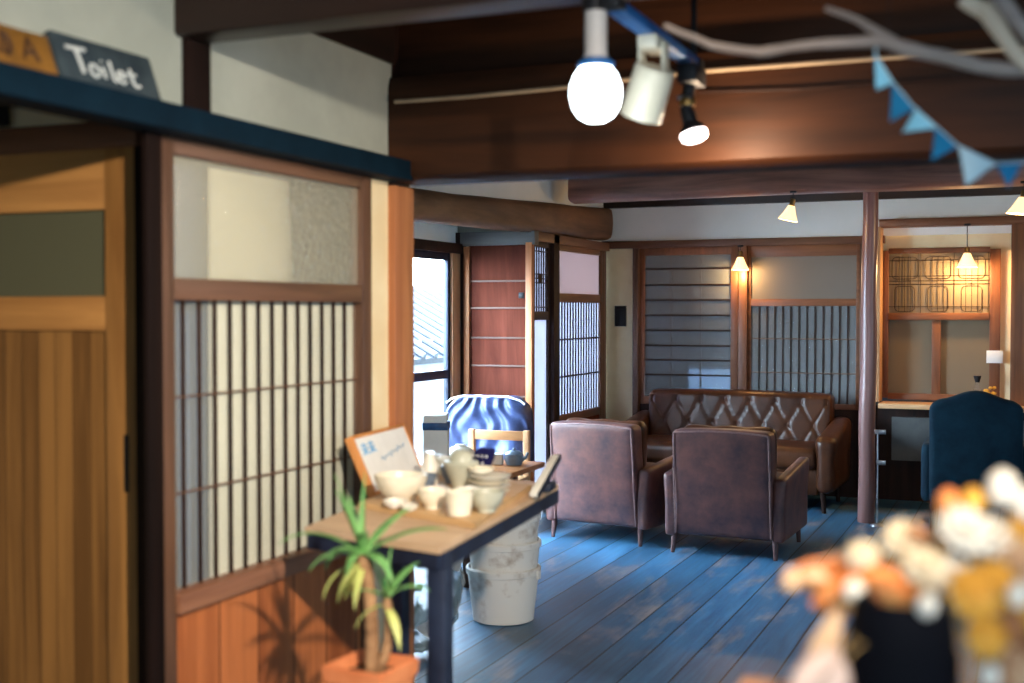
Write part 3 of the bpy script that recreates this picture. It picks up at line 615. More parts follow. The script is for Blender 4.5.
struct('wall_alcove_end', B().box(-3.75, -3.22, 7.82, 7.86, 1.95, 2.46).box(-3.75, -3.60, 7.82, 7.86, 0, 1.95), M['plaster'], 'plaster wall above the red brown board door', 'wall')
# alcove window wall, x = -3.7
w = thing('wall_window_side', 'plaster wall around the bright alcove windows', 'wall', kind='structure')
b = B(); b.box(-3.76, -3.7, 3.36, 5.81, 0, 2.46); b.box(-3.76, -3.7, 5.81, 7.82, 1.86, 2.46); b.box(-3.76, -3.7, 5.81, 7.82, 0, 0.10)
link('plaster', b, M['white'], w)
link('post', B().box(-3.73, -3.66, 7.655, 7.78, 0, 1.86, 0.003), M['tan'], w)
link('corner_post', B().box(-3.70, -3.632, 7.782, 7.82, 0, 1.95, 0.002), M['dark'], w)
link('head_beam', B().box(-3.72, -3.64, 5.81, 7.78, 1.80, 1.87, 0.003), M['dark'], w)
link('sill_beam', B().box(-3.72, -3.66, 5.81, 7.78, 0.08, 0.16, 0.003), M['red'], w)
for k, (y0, y1) in enumerate(((6.74, 7.655), (5.83, 6.74))):
    s = thing('window_%d' % (8 + k), ('bright alcove window next to the red board door', 'second alcove window along from the red board door')[k], 'window', kind='structure')
    b = B(); b.box(-3.715, -3.68, y0, y0 + 0.035, 0.16, 1.80, 0.002); b.box(-3.715, -3.68, y1 - 0.035, y1, 0.16, 1.80, 0.002)
    b.box(-3.715, -3.68, y0 + 0.035, y1 - 0.035, 1.75, 1.80, 0.002); b.box(-3.715, -3.68, y0 + 0.035, y1 - 0.035, 0.94, 1.0, 0.002); b.box(-3.715, -3.68, y0 + 0.035, y1 - 0.035, 0.16, 0.2, 0.002)
    link('frame', b, M['iron'], s)
    for z0, z1 in ((0.995, 1.755), (0.195, 0.945)):
        link('glass_pane', B().box(-3.70, -3.696, y0 + 0.03, y1 - 0.03, z0, z1), M['clear'], s)
struct('wall_partition_top', B().box(-3.24, -3.17, 5.4, 9.5, 2.0, 2.46).box(-3.24, -3.21, 7.86, 9.5, 1.95, 2.0), M['white'], 'pale plaster above the rough log beam', 'wall')
# outside the alcove window
h = thing('neighbouring_house', 'sunlit neighbouring house with a tiled roof outside the alcove window', 'house', (-7.2, 9.5, -0.5), kind='thing')
link('house_wall', B().box(-0.4, 0.4, -5, 7, 0, 1.55), M['outwall'], h)
b = B(); b.box(-0.9, 1.0, -5.2, 7.2, 0, 0.08, m=Matrix.Translation((-0.2, 0, 1.75)) @ Matrix.Rotation(R(28), 4, 'Y'))
for k in range(40): 
    y = -5.1 + k * 0.31
    b.tube([(-0.95, y, 0.1), (1.0, y, 0.1)], 0.05, 8, m=Matrix.Translation((-0.2, 0, 1.75)) @ Matrix.Rotation(R(28), 4, 'Y'))
link('tiled_roof', b, M['rooftile'], h)
link('corner_pillar', B().box(0.5, 0.7, 0.9, 1.5, 0, 3.2, 0.01), M['greyblue'], h)
struct('ground_outside', B().box(-14, -3.8, -4, 18, -0.55, -0.5), M['outground'], 'pale concrete ground outside the alcove windows', 'ground')

# unseen sides of the room: the wall across from the screen and the wall behind the camera, both with windows
w = thing('wall_right', 'plaster wall with windows across the room from the shoji screen', 'wall', kind='structure')
b = B(); b.box(3.0, 3.08, -2.2, 10.6, 0, 0.7); b.box(3.0, 3.08, -2.2, 10.6, 2.0, 2.46); b.box(3.0, 3.08, 1.2, 4.4, 0.7, 2.0); b.box(3.0, 3.08, 6.8, 10.6, 0.7, 2.0); b.box(3.0, 3.08, 4.4, 6.8, 0.7, 0.9); b.box(3.0, 3.08, -2.2, -0.6, 0.7, 2.0)
link('plaster', b, M['plaster'], w)
w = thing('wall_rear', 'plaster wall with a window behind the viewpoint', 'wall', kind='structure')
b = B(); b.box(-1.85, 3.08, -2.28, -2.2, 0, 0.8); b.box(-1.85, 3.08, -2.28, -2.2, 2.0, 2.46); b.box(-1.85, -0.2, -2.28, -2.2, 0.8, 2.0); b.box(0.9, 3.08, -2.28, -2.2, 0.8, 2.0)
link('plaster', b, M['plaster'], w)
for k, (y0, y1) in enumerate(((-0.6, 1.2),)):
    s = thing('window_%d' % (11 + k), 'window in the plaster wall across from the shoji screen', 'window', kind='structure')
    n = 2; b = B()
    for i in range(n + 1):
        y = y0 + (y1 - y0) * i / n; b.box(3.02, 3.06, y - 0.025, y + 0.025, 0.7, 2.0)
    b.box(3.02, 3.06, y0, y1, 0.7, 0.75); b.box(3.02, 3.06, y0, y1, 1.95, 2.0)
    link('frame', b, M['mid'], s)
s = thing('window_12', 'unseen high window added across from the alcove to light the end wall', 'window', kind='structure')  # out of view, added to brighten the end wall
b = B()
for i in range(4):
    y = 4.4 + 0.8 * i; b.box(3.02, 3.06, y - 0.025, y + 0.025, 0.9, 2.0)
b.box(3.02, 3.06, 4.4, 6.8, 0.9, 0.95); b.box(3.02, 3.06, 4.4, 6.8, 1.95, 2.0)
link('frame', b, M['mid'], s)
s = thing('window_13', 'window in the plaster wall behind the viewpoint', 'window', kind='structure')
b = B()
for i in range(4):
    x = -0.2 + 1.1 * i / 3; b.box(x - 0.025, x + 0.025, -2.26, -2.22, 0.8, 2.0)
b.box(-0.2, 0.9, -2.26, -2.22, 0.8, 0.85); b.box(-0.2, 0.9, -2.26, -2.22, 1.95, 2.0)
link('frame', b, M['mid'], s)

# ------------------------------------------------------------------ sofa and armchairs
def tuft(x, z, z0=0.0):
    """depth of the deep buttoned pattern at (x, z)"""
    px_, pz = 0.19, 0.33
    u = x / px_; v = (z - z0) / pz
    a = (u + v); bq = (u - v)
    fa = abs(a - round(a)); fb = abs(bq - round(bq))
    crease = math.exp(-(fa / 0.055) ** 2) + math.exp(-(fb / 0.055) ** 2)
    d = math.sqrt(fa * fa + fb * fb)
    return 0.008 * min(crease, 1.2) + 0.010 * math.exp(-(d / 0.12) ** 2)
sf = thing('leather_sofa', 'long glossy dark brown leather sofa with diamond buttoned back against the end wall', 'sofa', (-2.03, 9.0, 0), R(-1.5))
L = 0.70
def backfn(v, p):
    q = Vector(v)
    if p.y < -0.2:
        q.y += tuft(q.x, q.z) * (1 if abs(p.x) < 0.96 and p.z < 0.85 else 0.3)
    q.y += 0.10 * (q.z + 0.2)
    q.z += 0.012 * math.cos(q.x * 2) * (1 if p.z > 0.5 else 0)
    return q
sofa_back = link('backrest', B().rbox((0, 0.24, 0.56), (2 * L, 0.20, 0.46), 0.05, 110, backfn), M['sofa'], sf, 60)
for i in range(-7, 8):
    for j in range(-1, 2):
        x = 0.095 * i; z = 0.165 * j
        if (i + j) % 2 == 0 and abs(x) < L - 0.05 and abs(z) < 0.2:
            link('button', B().ball((x, 0.14 + 0.034 + 0.10 * (z + 0.2), 0.56 + z), 0.011, 0.007, 0.011, 2), M['sofa'], sofa_back)
for sx in (-1, 1):
    link('armrest', B().rbox((sx * (L + 0.055), -0.02, 0.36), (0.13, 0.74, 0.44), 0.055, 14, lambda v, p: Vector((v.x * (1.0 + 0.18 * max(0, p.z)), v.y, v.z + 0.05 * p.y * max(0, p.z)))), M['sofa'], sf, 60)
for sx in (-0.5, 0.5):
    link('seat_cushion', B().rbox((sx * L, -0.11, 0.375), (L * 0.995, 0.56, 0.15), 0.05, 14, lambda v, p: Vector((v.x, v.y, v.z + (0.02 * (1 - p.x * p.x) * (1 - p.y * p.y) if p.z > 0 else 0)))), M['sofa'], sf, 60)
link('base', B().box(-L, L, -0.34, 0.3, 0.12, 0.31, 0.02), M['sofa'], sf)
for sx in (-1, 1):
    for y in (-0.31, 0.28):
        link('leg', B().tube([(sx * (L + 0.03), y, 0.15), (sx * (L + 0.04), y, 0)], [0.022, 0.014], 12), M['dark'], sf)

def armchair(label, loc, rz):
    t = thing('leather_armchair', label, 'armchair', loc, rz, 'brown leather armchairs facing the sofa')
    W = 0.285
    # local frame: the back is at y = 0 and faces -y, the seat opens towards +y
    def bf(v, p):
        q = Vector(v); q.y += -0.10 * (q.z / 0.31) * 0.35
        if p.y < 0: q.y -= 0.012 * (1 - p.x ** 2) * (1 - p.z ** 2)
        q.z += 0.010 * (1 - p.x ** 2) * (1 if p.z > 0.3 else 0)
        return q
    bk = link('backrest', B().rbox((0, 0.07, 0.415), (2 * W, 0.14, 0.615), 0.03, 20, bf), M['leather'], t, 60)
    b = B()
    e = [(-W + 0.006, -0.0, 0.115), (-W + 0.004, 0.0, 0.40), (-W + 0.006, -0.03, 0.70)]
    ln = lambda a, c, n=8: [tuple(Vector(a).lerp(Vector(c), i / n)) for i in range(n + 1)]
    for sx in (-1, 1):
        b.tube([(sx * (W - 0.008), 0.034 - 0.001, 0.12), (sx * (W - 0.008), 0.006, 0.30), (sx * (W - 0.008), -0.012, 0.50), (sx * (W - 0.012), -0.030, 0.705)], 0.0055, 8)
    b.tube([((W - 0.014) * (2 * i / 12 - 1), -0.028 - 0.0 * i, 0.706 + 0.014 * (1 - (2 * i / 12 - 1) ** 2)) for i in range(13)], 0.0055, 8)
    link('piping', b, M['leatherpipe'], bk)['label'] = 'pale leather piping'
    # buttoned inner face of the back
    def inner(v, p):
        q = Vector(v); q.y += 0.03 * q.z
        if p.y > 0.2: q.y -= tuft(q.x, q.z) * 0.7
        q.z += 0.008 * abs(math.cos(q.x * 15)) * (1 if p.z > 0.5 else 0)
        return q
    link('back_cushion', B().rbox((0, 0.165, 0.585), (2 * W - 0.02, 0.11, 0.29), 0.045, 26, inner), M['sofa'], t, 60)
    for sx in (-1, 1):
        def af(v, p, sx=sx):
            q = Vector(v); q.z += (0.02 + 0.03 * p.y) * (1 if p.z > 0 else 0) * max(0, p.z); q.x += sx * 0.012 * max(0, p.z); return q
        link('armrest', B().rbox((sx * (W + 0.027), 0.37, 0.285), (0.075, 0.68, 0.375), 0.028, 14, af), M['leather'], t, 60)
    link('seat_cushion', B().rbox((0, 0.43, 0.345), (2 * W - 0.02, 0.55, 0.16), 0.05, 12), M['sofa'], t, 60)
    link('base', B().box(-W, W, 0.06, 0.70, 0.115, 0.27, 0.015), M['leather'], t)
    for sx in (-1, 1):
        for y in (0.06, 0.66):
            link('leg', B().tube([(sx * (W + 0.008), y, 0.14), (sx * (W + 0.015), y + (-0.012 if y < 0.3 else 0.012), 0)], [0.019, 0.012], 14), M['legwood'], t)
    return t
armchair('brown leather armchair seen square from behind, in front of the sofa middle', (-1.60, 6.87, 0), R(-2.0))
armchair('brown leather armchair turned at an angle, beside the stacked buckets and shoji partition', (-2.425, 7.02, 0), R(-9))

# teal velvet chair seen from behind
t = thing('velvet_armchair', 'dark teal velvet armchair with a camel back facing the lattice window', 'armchair', (-0.285, 7.75, 0), R(2))
def camel(v, p):
    q = Vector(v)
    if p.z > 0: q.z += p.z * (0.055 * (0.5 + 0.5 * math.cos(PI * max(-1, min(1, q.x / 0.21)))) - 0.035 * max(0, (abs(q.x) - 0.2) / 0.06))
    q.y += -0.05 * (q.z / 0.3) - 0.015 * (1 - p.x ** 2)
    return q
bk = link('backrest', B().rbox((0, 0.05, 0.56), (0.52, 0.10, 0.64), 0.03, 24, camel), M['tealvelvet'], t, 60)
for sx in (-1, 1):
    link('armrest', B().rbox((sx * 0.265, 0.33, 0.42), (0.09, 0.50, 0.36), 0.04, 12), M['tealvelvet'], t, 60)
    for y in (0.06, 0.55): link('leg', B().tube([(sx * 0.23, y, 0.26), (sx * 0.24, y + (-0.02 if y < 0.3 else 0.02), 0)], [0.025, 0.014], 12), M['dark'], t)
link('seat_cushion', B().rbox((0, 0.36, 0.40), (0.46, 0.5, 0.15), 0.05, 12), M['tealvelvet'], t, 60)
link('base', B().box(-0.25, 0.25, 0.03, 0.57, 0.24, 0.34, 0.015), M['tealvelvet'], t)

# ------------------------------------------------------------------ alcove furniture
t = thing('covered_armchair', 'rounded armchair under a crinkled silvery blue plastic cover in the alcove', 'armchair', (-3.31, 7.40, 0), R(6))
def crinkle(v, p):
    q = Vector(v)
    f = max(0, 0.5 + 0.5 * p.z)
    a = math.atan2(q.x, 0.55 - q.z + 0.25)
    q.y += -0.015 * f * math.sin(a * 40 + 4 * noise.noise(q * 6)) * (1 if p.y < 0 else 0) + 0.018 * noise.noise(q * 9)
    q.x *= 1.0 - 0.10 * max(0, p.z) ** 3
    return q
link('backrest', B().rbox((0, 0.12, 0.56), (0.60, 0.26, 0.56), 0.12, 80, crinkle), M['silver'], t, 70)
link('seat', B().rbox((0, -0.20, 0.30), (0.60, 0.46, 0.34), 0.11, 24, lambda v, p: v + Vector((0, 0, 0.02 * noise.noise(v * 8)))), M['silver'], t, 70)
b = B(); b.tube([(0.27 * (2 * i / 20 - 1) , 0.02 + 0.01 * math.sin(i), 0.838 + 0.003 * math.sin(i * 1.7) - 0.05 * abs(2 * i / 20 - 1) ** 6) for i in range(21)], 0.007, 8)
link('cover_hem', b, M['whitefold'], t)['label'] = 'white gathered hem of the cover'
link('base', B().box(-0.28, 0.28, -0.40, 0.22, 0.0, 0.15, 0.03), M['black'], t)

t = thing('wooden_chair', 'pale wooden chair with an open back at the brown coffee table', 'chair', (-2.865, 6.62, 0), R(184))
for sx in (-1, 1):
    link('rear_leg', B().box(sx * 0.17 - 0.018, sx * 0.17 + 0.018, -0.018, 0.018, 0, 0.705, 0.004), M['tan'], t)
    link('front_leg', B().box(sx * 0.17 - 0.018, sx * 0.17 + 0.018, 0.33, 0.366, 0, 0.42, 0.004), M['tan'], t)
link('top_rail', B().box(-0.152, 0.152, -0.013, 0.013, 0.645, 0.70, 0.004), M['tanx'], t)
link('lower_rail', B().box(-0.152, 0.152, -0.012, 0.012, 0.49, 0.53, 0.004), M['tanx'], t)
link('seat', B().box(-0.19, 0.19, 0.02, 0.38, 0.42, 0.445, 0.008), M['tanx'], t)
t = thing('coffee_table', 'brown wooden table behind the stacked buckets', 'table', (-2.93, 5.95, 0), R(1))
link('tabletop', B().box(-0.42, 0.48, -0.36, 0.36, 0.54, 0.57, 0.006), M['coffee'], t)
for sx in (-0.37, 0.31):
    for sy in (-0.31, 0.31): link('leg', B().box(sx - 0.022, sx + 0.022, sy - 0.022, sy + 0.022, 0, 0.54, 0.004), M['mid'], t)
b = B(); b.box(-0.36, 0.30, -0.32, -0.30, 0.48, 0.54); b.box(-0.36, 0.30, 0.30, 0.32, 0.48, 0.54); b.box(-0.38, -0.36, -0.3, 0.3, 0.48, 0.54); b.box(0.30, 0.32, -0.3, 0.3, 0.48, 0.54)
link('apron', b, M['mid'], t)
# things on the coffee table
t = thing('carton', 'tall pale carton with a printed blue band on the brown coffee table', 'box', (-2.83, 5.72, 0.571), R(20))
link('body', B().box(-0.062, 0.062, -0.062, 0.062, 0, 0.245, 0.003), M['card'], t)
link('blue_band', B().box(-0.066, 0.066, -0.066, 0.066, 0.218, 0.258, 0.003), M['bluecard'], t)
link('top_flap', B().box(-0.06, 0.06, -0.055, 0.06, 0.262, 0.30, 0.004, m=Matrix.Rotation(R(5), 4, 'X')), M['card'], t)
solo('upturned_bowl', B().lathe([(0.098, 0), (0.096, 0.03), (0.08, 0.075), (0.05, 0.102), (0.028, 0.11), (0.026, 0.118), (0.0, 0.118)], 32), M['ceramicw'], 'white bowl turned upside down on the brown coffee table', 'bowl', (-2.80, 5.95, 0.571))
t = thing('tea_kettle', 'small dark blue grey lidded pot on the brown coffee table', 'pot', (-2.56, 6.12, 0.571))
link('body', B().lathe([(0, 0), (0.04, 0), (0.054, 0.03), (0.05, 0.06), (0.03, 0.075), (0, 0.078)], 24), M['bowlgrey'], t)
link('spout', B().tube([(0.045, 0, 0.03), (0.07, 0, 0.045), (0.08, 0, 0.07)], [0.012, 0.009, 0.007], 10), M['bowlgrey'], t)
link('knob', B().ball((0, 0, 0.084), 0.01, 0.01, 0.009, 2), M['bowlgrey'], t)
solo('small_box', B().box(-0.035, 0.035, -0.03, 0.03, 0, 0.05, 0.003).box(-0.037, 0.037, -0.032, 0.032, 0.05, 0.058, 0.002), M['card'], 'small cream box beside the dark lidded pot', 'box', (-2.66, 6.11, 0.571), R(15))

# ------------------------------------------------------------------ stacked buckets
def bucket_bm(h=0.245, r0=0.138, r1=0.164):
    b = B()
    b.lathe([(0, 0.004), (r0 - 0.012, 0.004), (r0 - 0.01, 0.0), (r0, 0.004), (r0 + (r1 - r0) * 0.25, h * 0.25), (r0 + (r1 - r0) * 0.27, h * 0.27), (r1 - 0.002, h - 0.034), (r1 + 0.006, h - 0.03), (r1 + 0.007, h - 0.006), (r1 + 0.002, h), (r1 - 0.004, h), (r1 - 0.006, h - 0.01), (r0 - 0.006, 0.008), (0, 0.008)], 44)
    return b
BK = (-2.195, 5.12)
bl = ['dirty cream bucket standing on the floor, lowest of the nested stack', 'dirty cream bucket in the middle of the nested stack', 'dirty cream bucket on top of the nested stack, with a wire handle']
for k in range(3):
    t = thing('plastic_bucket', bl[k], 'bucket', (BK[0] + (0, 0.004, 0.002)[k], BK[1], 0.001 + 0.122 * k), 0.9 * k, 'nested buckets')
    link('shell', bucket_bm(), M['bucket'], t, 40)
    for sx in (-1, 1): link('handle_lug', B().box(sx * 0.172 - 0.006, sx * 0.172 + 0.006, -0.018, 0.018, 0.195, 0.235, 0.004), M['bucket'], t)
    if k == 2:
        a = [(0.186 * math.cos(R(v)), -0.09 * math.sin(R(v)) - 0.02, 0.22 + 0.016 * math.sin(R(v))) for v in range(0, 181, 12)]
        link('handle', B().tube(a, 0.005, 8).tube([(-0.185, 0, 0.22), (-0.22, 0.02, 0.24), (-0.27, 0.03, 0.225)], 0.012, 8), M['bucket'], t)

# ------------------------------------------------------------------ clear plastic bag on the floor
def bagd(co): return 1 + 0.16 * noise.noise(co * 2.3) + 0.07 * noise.noise(co * 6.1)
t = thing('clear_plastic_bag', 'crinkled clear plastic bag on the floor behind the pottery table leg', 'bag', (-2.29, 4.45, 0))
b = B(); b.ball((0, 0, 0.25), 0.18, 0.18, 0.24, 4, bagd)
for v in b.bm.verts: v.co.z = max(0.002, v.co.z)
link('bag_film', b, M['clearbag'], t, 0)
for i, (x, y, z, a) in enumerate(((0.10, -0.13, 0.17, 0.5), (0.0, -0.14, 0.33, 1.1), (0.14, 0.02, 0.40, 0.2))):
    link('paper_slip', B().box(-0.055, 0.055, -0.002, 0.002, -0.04, 0.04, m=Matrix.Translation((x, y, z)) @ Matrix.Rotation(a, 4, 'Y') @ Matrix.Rotation(-0.5, 4, 'X')), M['label_white'], t)

# ------------------------------------------------------------------ pottery table
TZ = 0.90
tb = thing('pottery_table', 'slab topped table on dark iron legs holding cream pottery', 'table', (-1.40, 2.85, 0))
O = Vector((-1.40, 2.85))
poly = [(-1.144, 2.328), (-1.195, 2.80), (-1.25, 3.32), (-1.69, 3.44), (-1.62, 2.95), (-1.545, 2.434), (-1.40, 2.39)]
link('slab', B().prism([(x - O.x, y - O.y) for x, y in poly], TZ - 0.014, TZ), M['slab'], tb)
inset = [(-1.152, 2.348), (-1.252, 3.30), (-1.66, 3.40), (-1.535, 2.445)]
b = B()
for i in range(4):
    a = Vector((inset[i][0] - O.x, inset[i][1] - O.y, TZ - 0.032)); c = Vector((inset[(i + 1) % 4][0] - O.x, inset[(i + 1) % 4][1] - O.y, TZ - 0.032))
    ang = math.atan2(c.y - a.y, c.x - a.x); ln_ = (c - a).length
    b.box(0, ln_, -0.010, 0.010, -0.018, 0.018, m=Matrix.Translation(a) @ Matrix.Rotation(ang, 4, 'Z'))
link('iron_frame', b, M['iron'], tb)
for x, y in ((-1.165, 2.372), (-1.52, 3.10), (-1.655, 3.35), (-1.61, 3.02)):
    link('leg', B().box(x - O.x - 0.022, x - O.x + 0.022, y - O.y - 0.022, y - O.y + 0.022, 0, TZ - 0.014, 0.003), M['iron'], tb)
# board the pottery stands on
tr = [(-1.565, 2.72), (-1.165, 2.555), (-1.275, 3.17), (-1.60, 3.27)]
solo('display_board', B().prism([(x + 1.42, y - 2.98) for x, y in tr], 0, 0.016), M['tray'], 'thin tan wooden board under the cream pottery', 'board', (-1.42, 2.98, TZ + 0.001))
PZ = TZ + 0.018
def bowl(name, label, x, y, r, h, mat, foot=0.5, flare=0.75, z=PZ, n=32, group='cream pottery on the slab table'):
    t = 0.004
    prof = [(0, 0.004), (r * foot - 0.003, 0.004), (r * foot - 0.002, 0), (r * foot, 0), (r * foot, 0.006), (r * (flare + 0.06), h * 0.4), (r * 0.97, h * 0.8), (r, h), (r - t, h), (r * 0.97 - t, h * 0.8), (r * (flare + 0.06) - t, h * 0.42), (r * foot, 0.012), (0, 0.010)]
    return solo(name, B().lathe(prof, n), mat, label, 'bowl', (x, y, z), 0, group)
bowl('serving_bowl', 'large cream bowl in front of the white board sign', -1.470, 2.767, 0.068, 0.068, M['ceramic'])
bowl('rice_bowl', 'cream bowl between the large bowl and the cream cup', -1.343, 2.699, 0.041, 0.048, M['ceramic'])
bowl('rice_bowl', 'grey green bowl at the outer edge of the tan board', -1.200, 2.699, 0.043, 0.05, M['ceramicg'])
bowl('shallow_dish', 'small shallow cream dish in front of the large bowl', -1.436, 2.675, 0.031, 0.018, M['ceramicw'], 0.6, 0.85)
bowl('shallow_dish', 'tiny cream saucer between two cream bowls', -1.383, 2.646, 0.022, 0.014, M['ceramicw'], 0.6, 0.85)
bowl('rice_bowl', 'cream bowl behind the cream cup', -1.272, 2.757, 0.036, 0.045, M['ceramicw'])
t = thing('tea_cup', 'straight sided cream cup at the front corner of the tan board', 'cup', (-1.237, 2.622, PZ), 0, 'cream pottery on the slab table')
link('cup_body', B().lathe([(0, 0.003), (0.022, 0.003), (0.023, 0), (0.026, 0.002), (0.031, 0.03), (0.034, 0.058), (0.031, 0.058), (0.027, 0.012), (0, 0.01)], 28), M['ceramic'], t)
t = thing('lidded_jar', 'tall grey green jar with a domed lid behind the bowls', 'jar', (-1.405, 2.99, PZ))
link('jar_body', B().lathe([(0, 0), (0.022, 0), (0.024, 0.010), (0.032, 0.036), (0.044, 0.062), (0.048, 0.074), (0.044, 0.080), (0, 0.080)], 28), M['ceramicg'], t)
link('lid', B().lathe([(0.032, 0.080), (0.030, 0.094), (0.021, 0.106), (0.008, 0.111), (0, 0.112)], 28), M['ceramicg'], t)
for k in range(4):
    r = 0.060 - 0.0015 * k
    solo('dinner_plate', B().lathe([(0, 0.002), (r * 0.6, 0.002), (r * 0.62, 0), (r * 0.66, 0.002), (r, 0.010), (r + 0.001, 0.012), (r - 0.004, 0.013), (r * 0.6, 0.006), (0, 0.006)], 36), M['ceramicw'] if k % 2 else M['ceramic'],
         ('cream plate at the bottom of the small plate stack', 'second plate from the bottom of the small plate stack', 'third plate from the bottom of the small plate stack', 'cream plate on top of the small plate stack')[k], 'plate', (-1.316 + 0.003 * k, 2.959 + 0.002 * (k % 2), PZ + 0.0132 * k), 0, 'stacked plates on the tan board')
bowl('small_saucer', 'small cream saucer resting on the plate stack', -1.335, 2.964, 0.036, 0.016, M['ceramic'], 0.6, 0.85, PZ + 0.0132 * 4 + 0.001, 28)
t = thing('milk_bottle', 'small white bottle behind the large cream bowl', 'bottle', (-1.542, 3.075, PZ))
link('bottle_body', B().lathe([(0, 0), (0.024, 0), (0.025, 0.006), (0.026, 0.05), (0.016, 0.07), (0.012, 0.085), (0.014, 0.09), (0, 0.09)], 24), M['ceramicw'], t)
bowl('blue_bowl', 'small slate blue bowl behind the large cream bowl', -1.492, 2.950, 0.03, 0.045, M['bowlgrey'])
bowl('blue_bowl', 'slate blue cup beside the white bottle', -1.489, 3.104, 0.032, 0.05, M['bowlgrey'])
bowl('grey_bowl', 'grey bowl near the corner post at the end of the table', -1.632, 3.36, 0.042, 0.055, M['ceramicg'], 0.5, 0.75, TZ + 0.001)
gt = thing('glass_tumbler', 'small clear glass tumbler by the corner post at the table end', 'glass', (-1.60, 3.27, TZ + 0.001))
link('glass_wall', B().lathe([(0, 0), (0.024, 0), (0.026, 0.004), (0.030, 0.075), (0.028, 0.075), (0.024, 0.008), (0, 0.008)], 24), M['clear'], gt)
# spotted cloth pouch
t = thing('cloth_pouch', 'navy cloth pouch with white dots behind the plate stack', 'pouch', (-1.415, 3.14, PZ), R(-15))
link('cloth', B().rbox((0, 0, 0.05), (0.062, 0.04, 0.10), 0.018, 12, lambda v, p: v + Vector((0.02 * p.z, 0, 0.010 * noise.noise(v * 30)))), M['navy'], t, 60)
b = B()
for i in range(4):
    for j in range(4):
        b.ball((-0.026 + i * 0.015 + 0.007 * (j % 2) + 0.014 * (j / 2 - 0.8), -0.0195, 0.022 + j * 0.019), 0.004, 0.002, 0.004, 2)
link('white_dot', b, M['paperwhite'], t)
# oblong dish leaning at the end of the table
t = thing('oblong_dish', 'long white dish with a dark rim propped at the end of the slab table', 'dish', (-1.225, 3.13, TZ + 0.002), R(97))
mm = Matrix.Rotation(R(-17), 4, 'Y')
link('dish_body', B().box(-0.10, 0.16, -0.012, 0.012, 0.0, 0.012, 0.003, m=Matrix.Translation((0, 0, 0.032)) @ mm), M['ceramicw'], t)
link('dark_rim', B().box(-0.102, 0.162, -0.016, -0.012, -0.004, 0.012, m=Matrix.Translation((0, 0, 0.032)) @ mm), M['iron'], t)
link('prop_block', B().box(0.02, 0.10, -0.015, 0.015, 0, 0.022, 0.003), M['iron'], t)
# white board sign leaning on the wall
sg = thing('board_sign', 'white hand written board in a pale wooden frame leaning against the wall', 'sign', (-1.648, 3.09, TZ + 0.002), R(90 + 7))
lean = Matrix.Rotation(R(-24), 4, 'X')
SW, SH = 0.20, 0.172
b = B(); b.box(-SW, -SW + 0.012, -0.012, 0.012, 0, SH, 0.002, lean); b.box(SW - 0.012, SW, -0.012, 0.012, 0, SH, 0.002, lean); b.box(-SW + 0.012, SW - 0.012, -0.012, 0.012, 0, 0.01, 0.002, lean); b.box(-SW + 0.012, SW - 0.012, -0.012, 0.012, SH - 0.01, SH, 0.002, lean)
link('wooden_frame', b, M['orangeedge'], sg)
link('white_face', B().box(-SW + 0.01, SW - 0.01, -0.009, 0.006, 0.006, SH - 0.006, m=lean), M['paperwhite'], sg)
b = B()
for (x, z) in ((-0.145, 0.128), (-0.095, 0.130)):      # two blue characters
    for p, q in (((-0.018, 0.010), (0.018, 0.011)), ((0, 0.017), (-0.002, -0.016)), ((-0.020, 0), (0.020, 0.001)), ((-0.002, -0.002), (-0.020, -0.015)), ((0.002, -0.002), (0.020, -0.015))):
        b.tube([(x + p[0], -0.0105, z + p[1]), (x + q[0], -0.0105, z + q[1])], 0.0024, 5, m=lean)
link('blue_characters', b, M['inkblue'], sg)
b = B(); pts = [(-0.06 + 0.0058 * i, -0.0105, 0.088 + 0.0007 * i + 0.008 * math.sin(i * 1.35) * (0.6 + 0.5 * math.sin(i * 0.6))) for i in range(34)]
b.tube(pts, 0.002, 5, m=lean)
link('cursive_writing', b, M['inkgrey'], sg)

# ------------------------------------------------------------------ potted yucca on its stand
pp = thing('potted_yucca', 'yucca with two leafy crowns in a square terracotta pot', 'potted plant', (-1.182, 2.098, 0.555), R(-4))
hw = 0.082
def sq(z, h): return [Vector((x * h, y * h, z)) for x, y in ((-1, -1), (1, -1), (1, 1), (-1, 1))]
b = B(); rings = [sq(0, 0.050), sq(0.125, 0.062), sq(0.127, 0.068), sq(0.160, 0.070), sq(0.160, 0.060), sq(0.02, 0.04)]
rv = [[b.bm.verts.new(p) for p in r] for r in rings]
for a, c_ in zip(rv, rv[1:]):
    for k in range(4): b.bm.faces.new((a[k], a[(k + 1) % 4], c_[(k + 1) % 4], c_[k]))
b.bm.faces.new(list(reversed(rv[0]))); b.bm.faces.new(rv[-1])
bmesh.ops.bevel(b.bm, geom=b.bm.edges[:], offset=0.003, segments=2, affect='EDGES')
link('square_pot', b, M['terracotta'], pp, 40)
b = B(); b.surf(lambda u, v: Vector(((u - 0.5) * 0.112, (v - 0.5) * 0.112, 0.135 + 0.008 * noise.noise(Vector((u * 9, v * 9, 0))))), 14, 14)
link('soil', b, M['soil'], pp, 60)
def stem(pts, r): 
    n = len(pts); return B().tube(pts, [r[0] + (r[1] - r[0]) * i / (n - 1) + 0.0012 * (i % 2) for i in range(n)], 12)
def curve(p0, p1, p2, n=10):
    p0, p1, p2 = map(Vector, (p0, p1, p2)); return [p0 * (1 - t) ** 2 + p1 * 2 * t * (1 - t) + p2 * t * t for t in [i / n for i in range(n + 1)]]
C1 = Vector((-0.024, 0.01, 0.365)); C2 = Vector((0.028, 0.012, 0.285))
link('main_stem', stem(curve((0.0, 0.0, 0.12), (0.012, 0.0, 0.25), C1, 16), (0.014, 0.011)), M['stem'], pp)
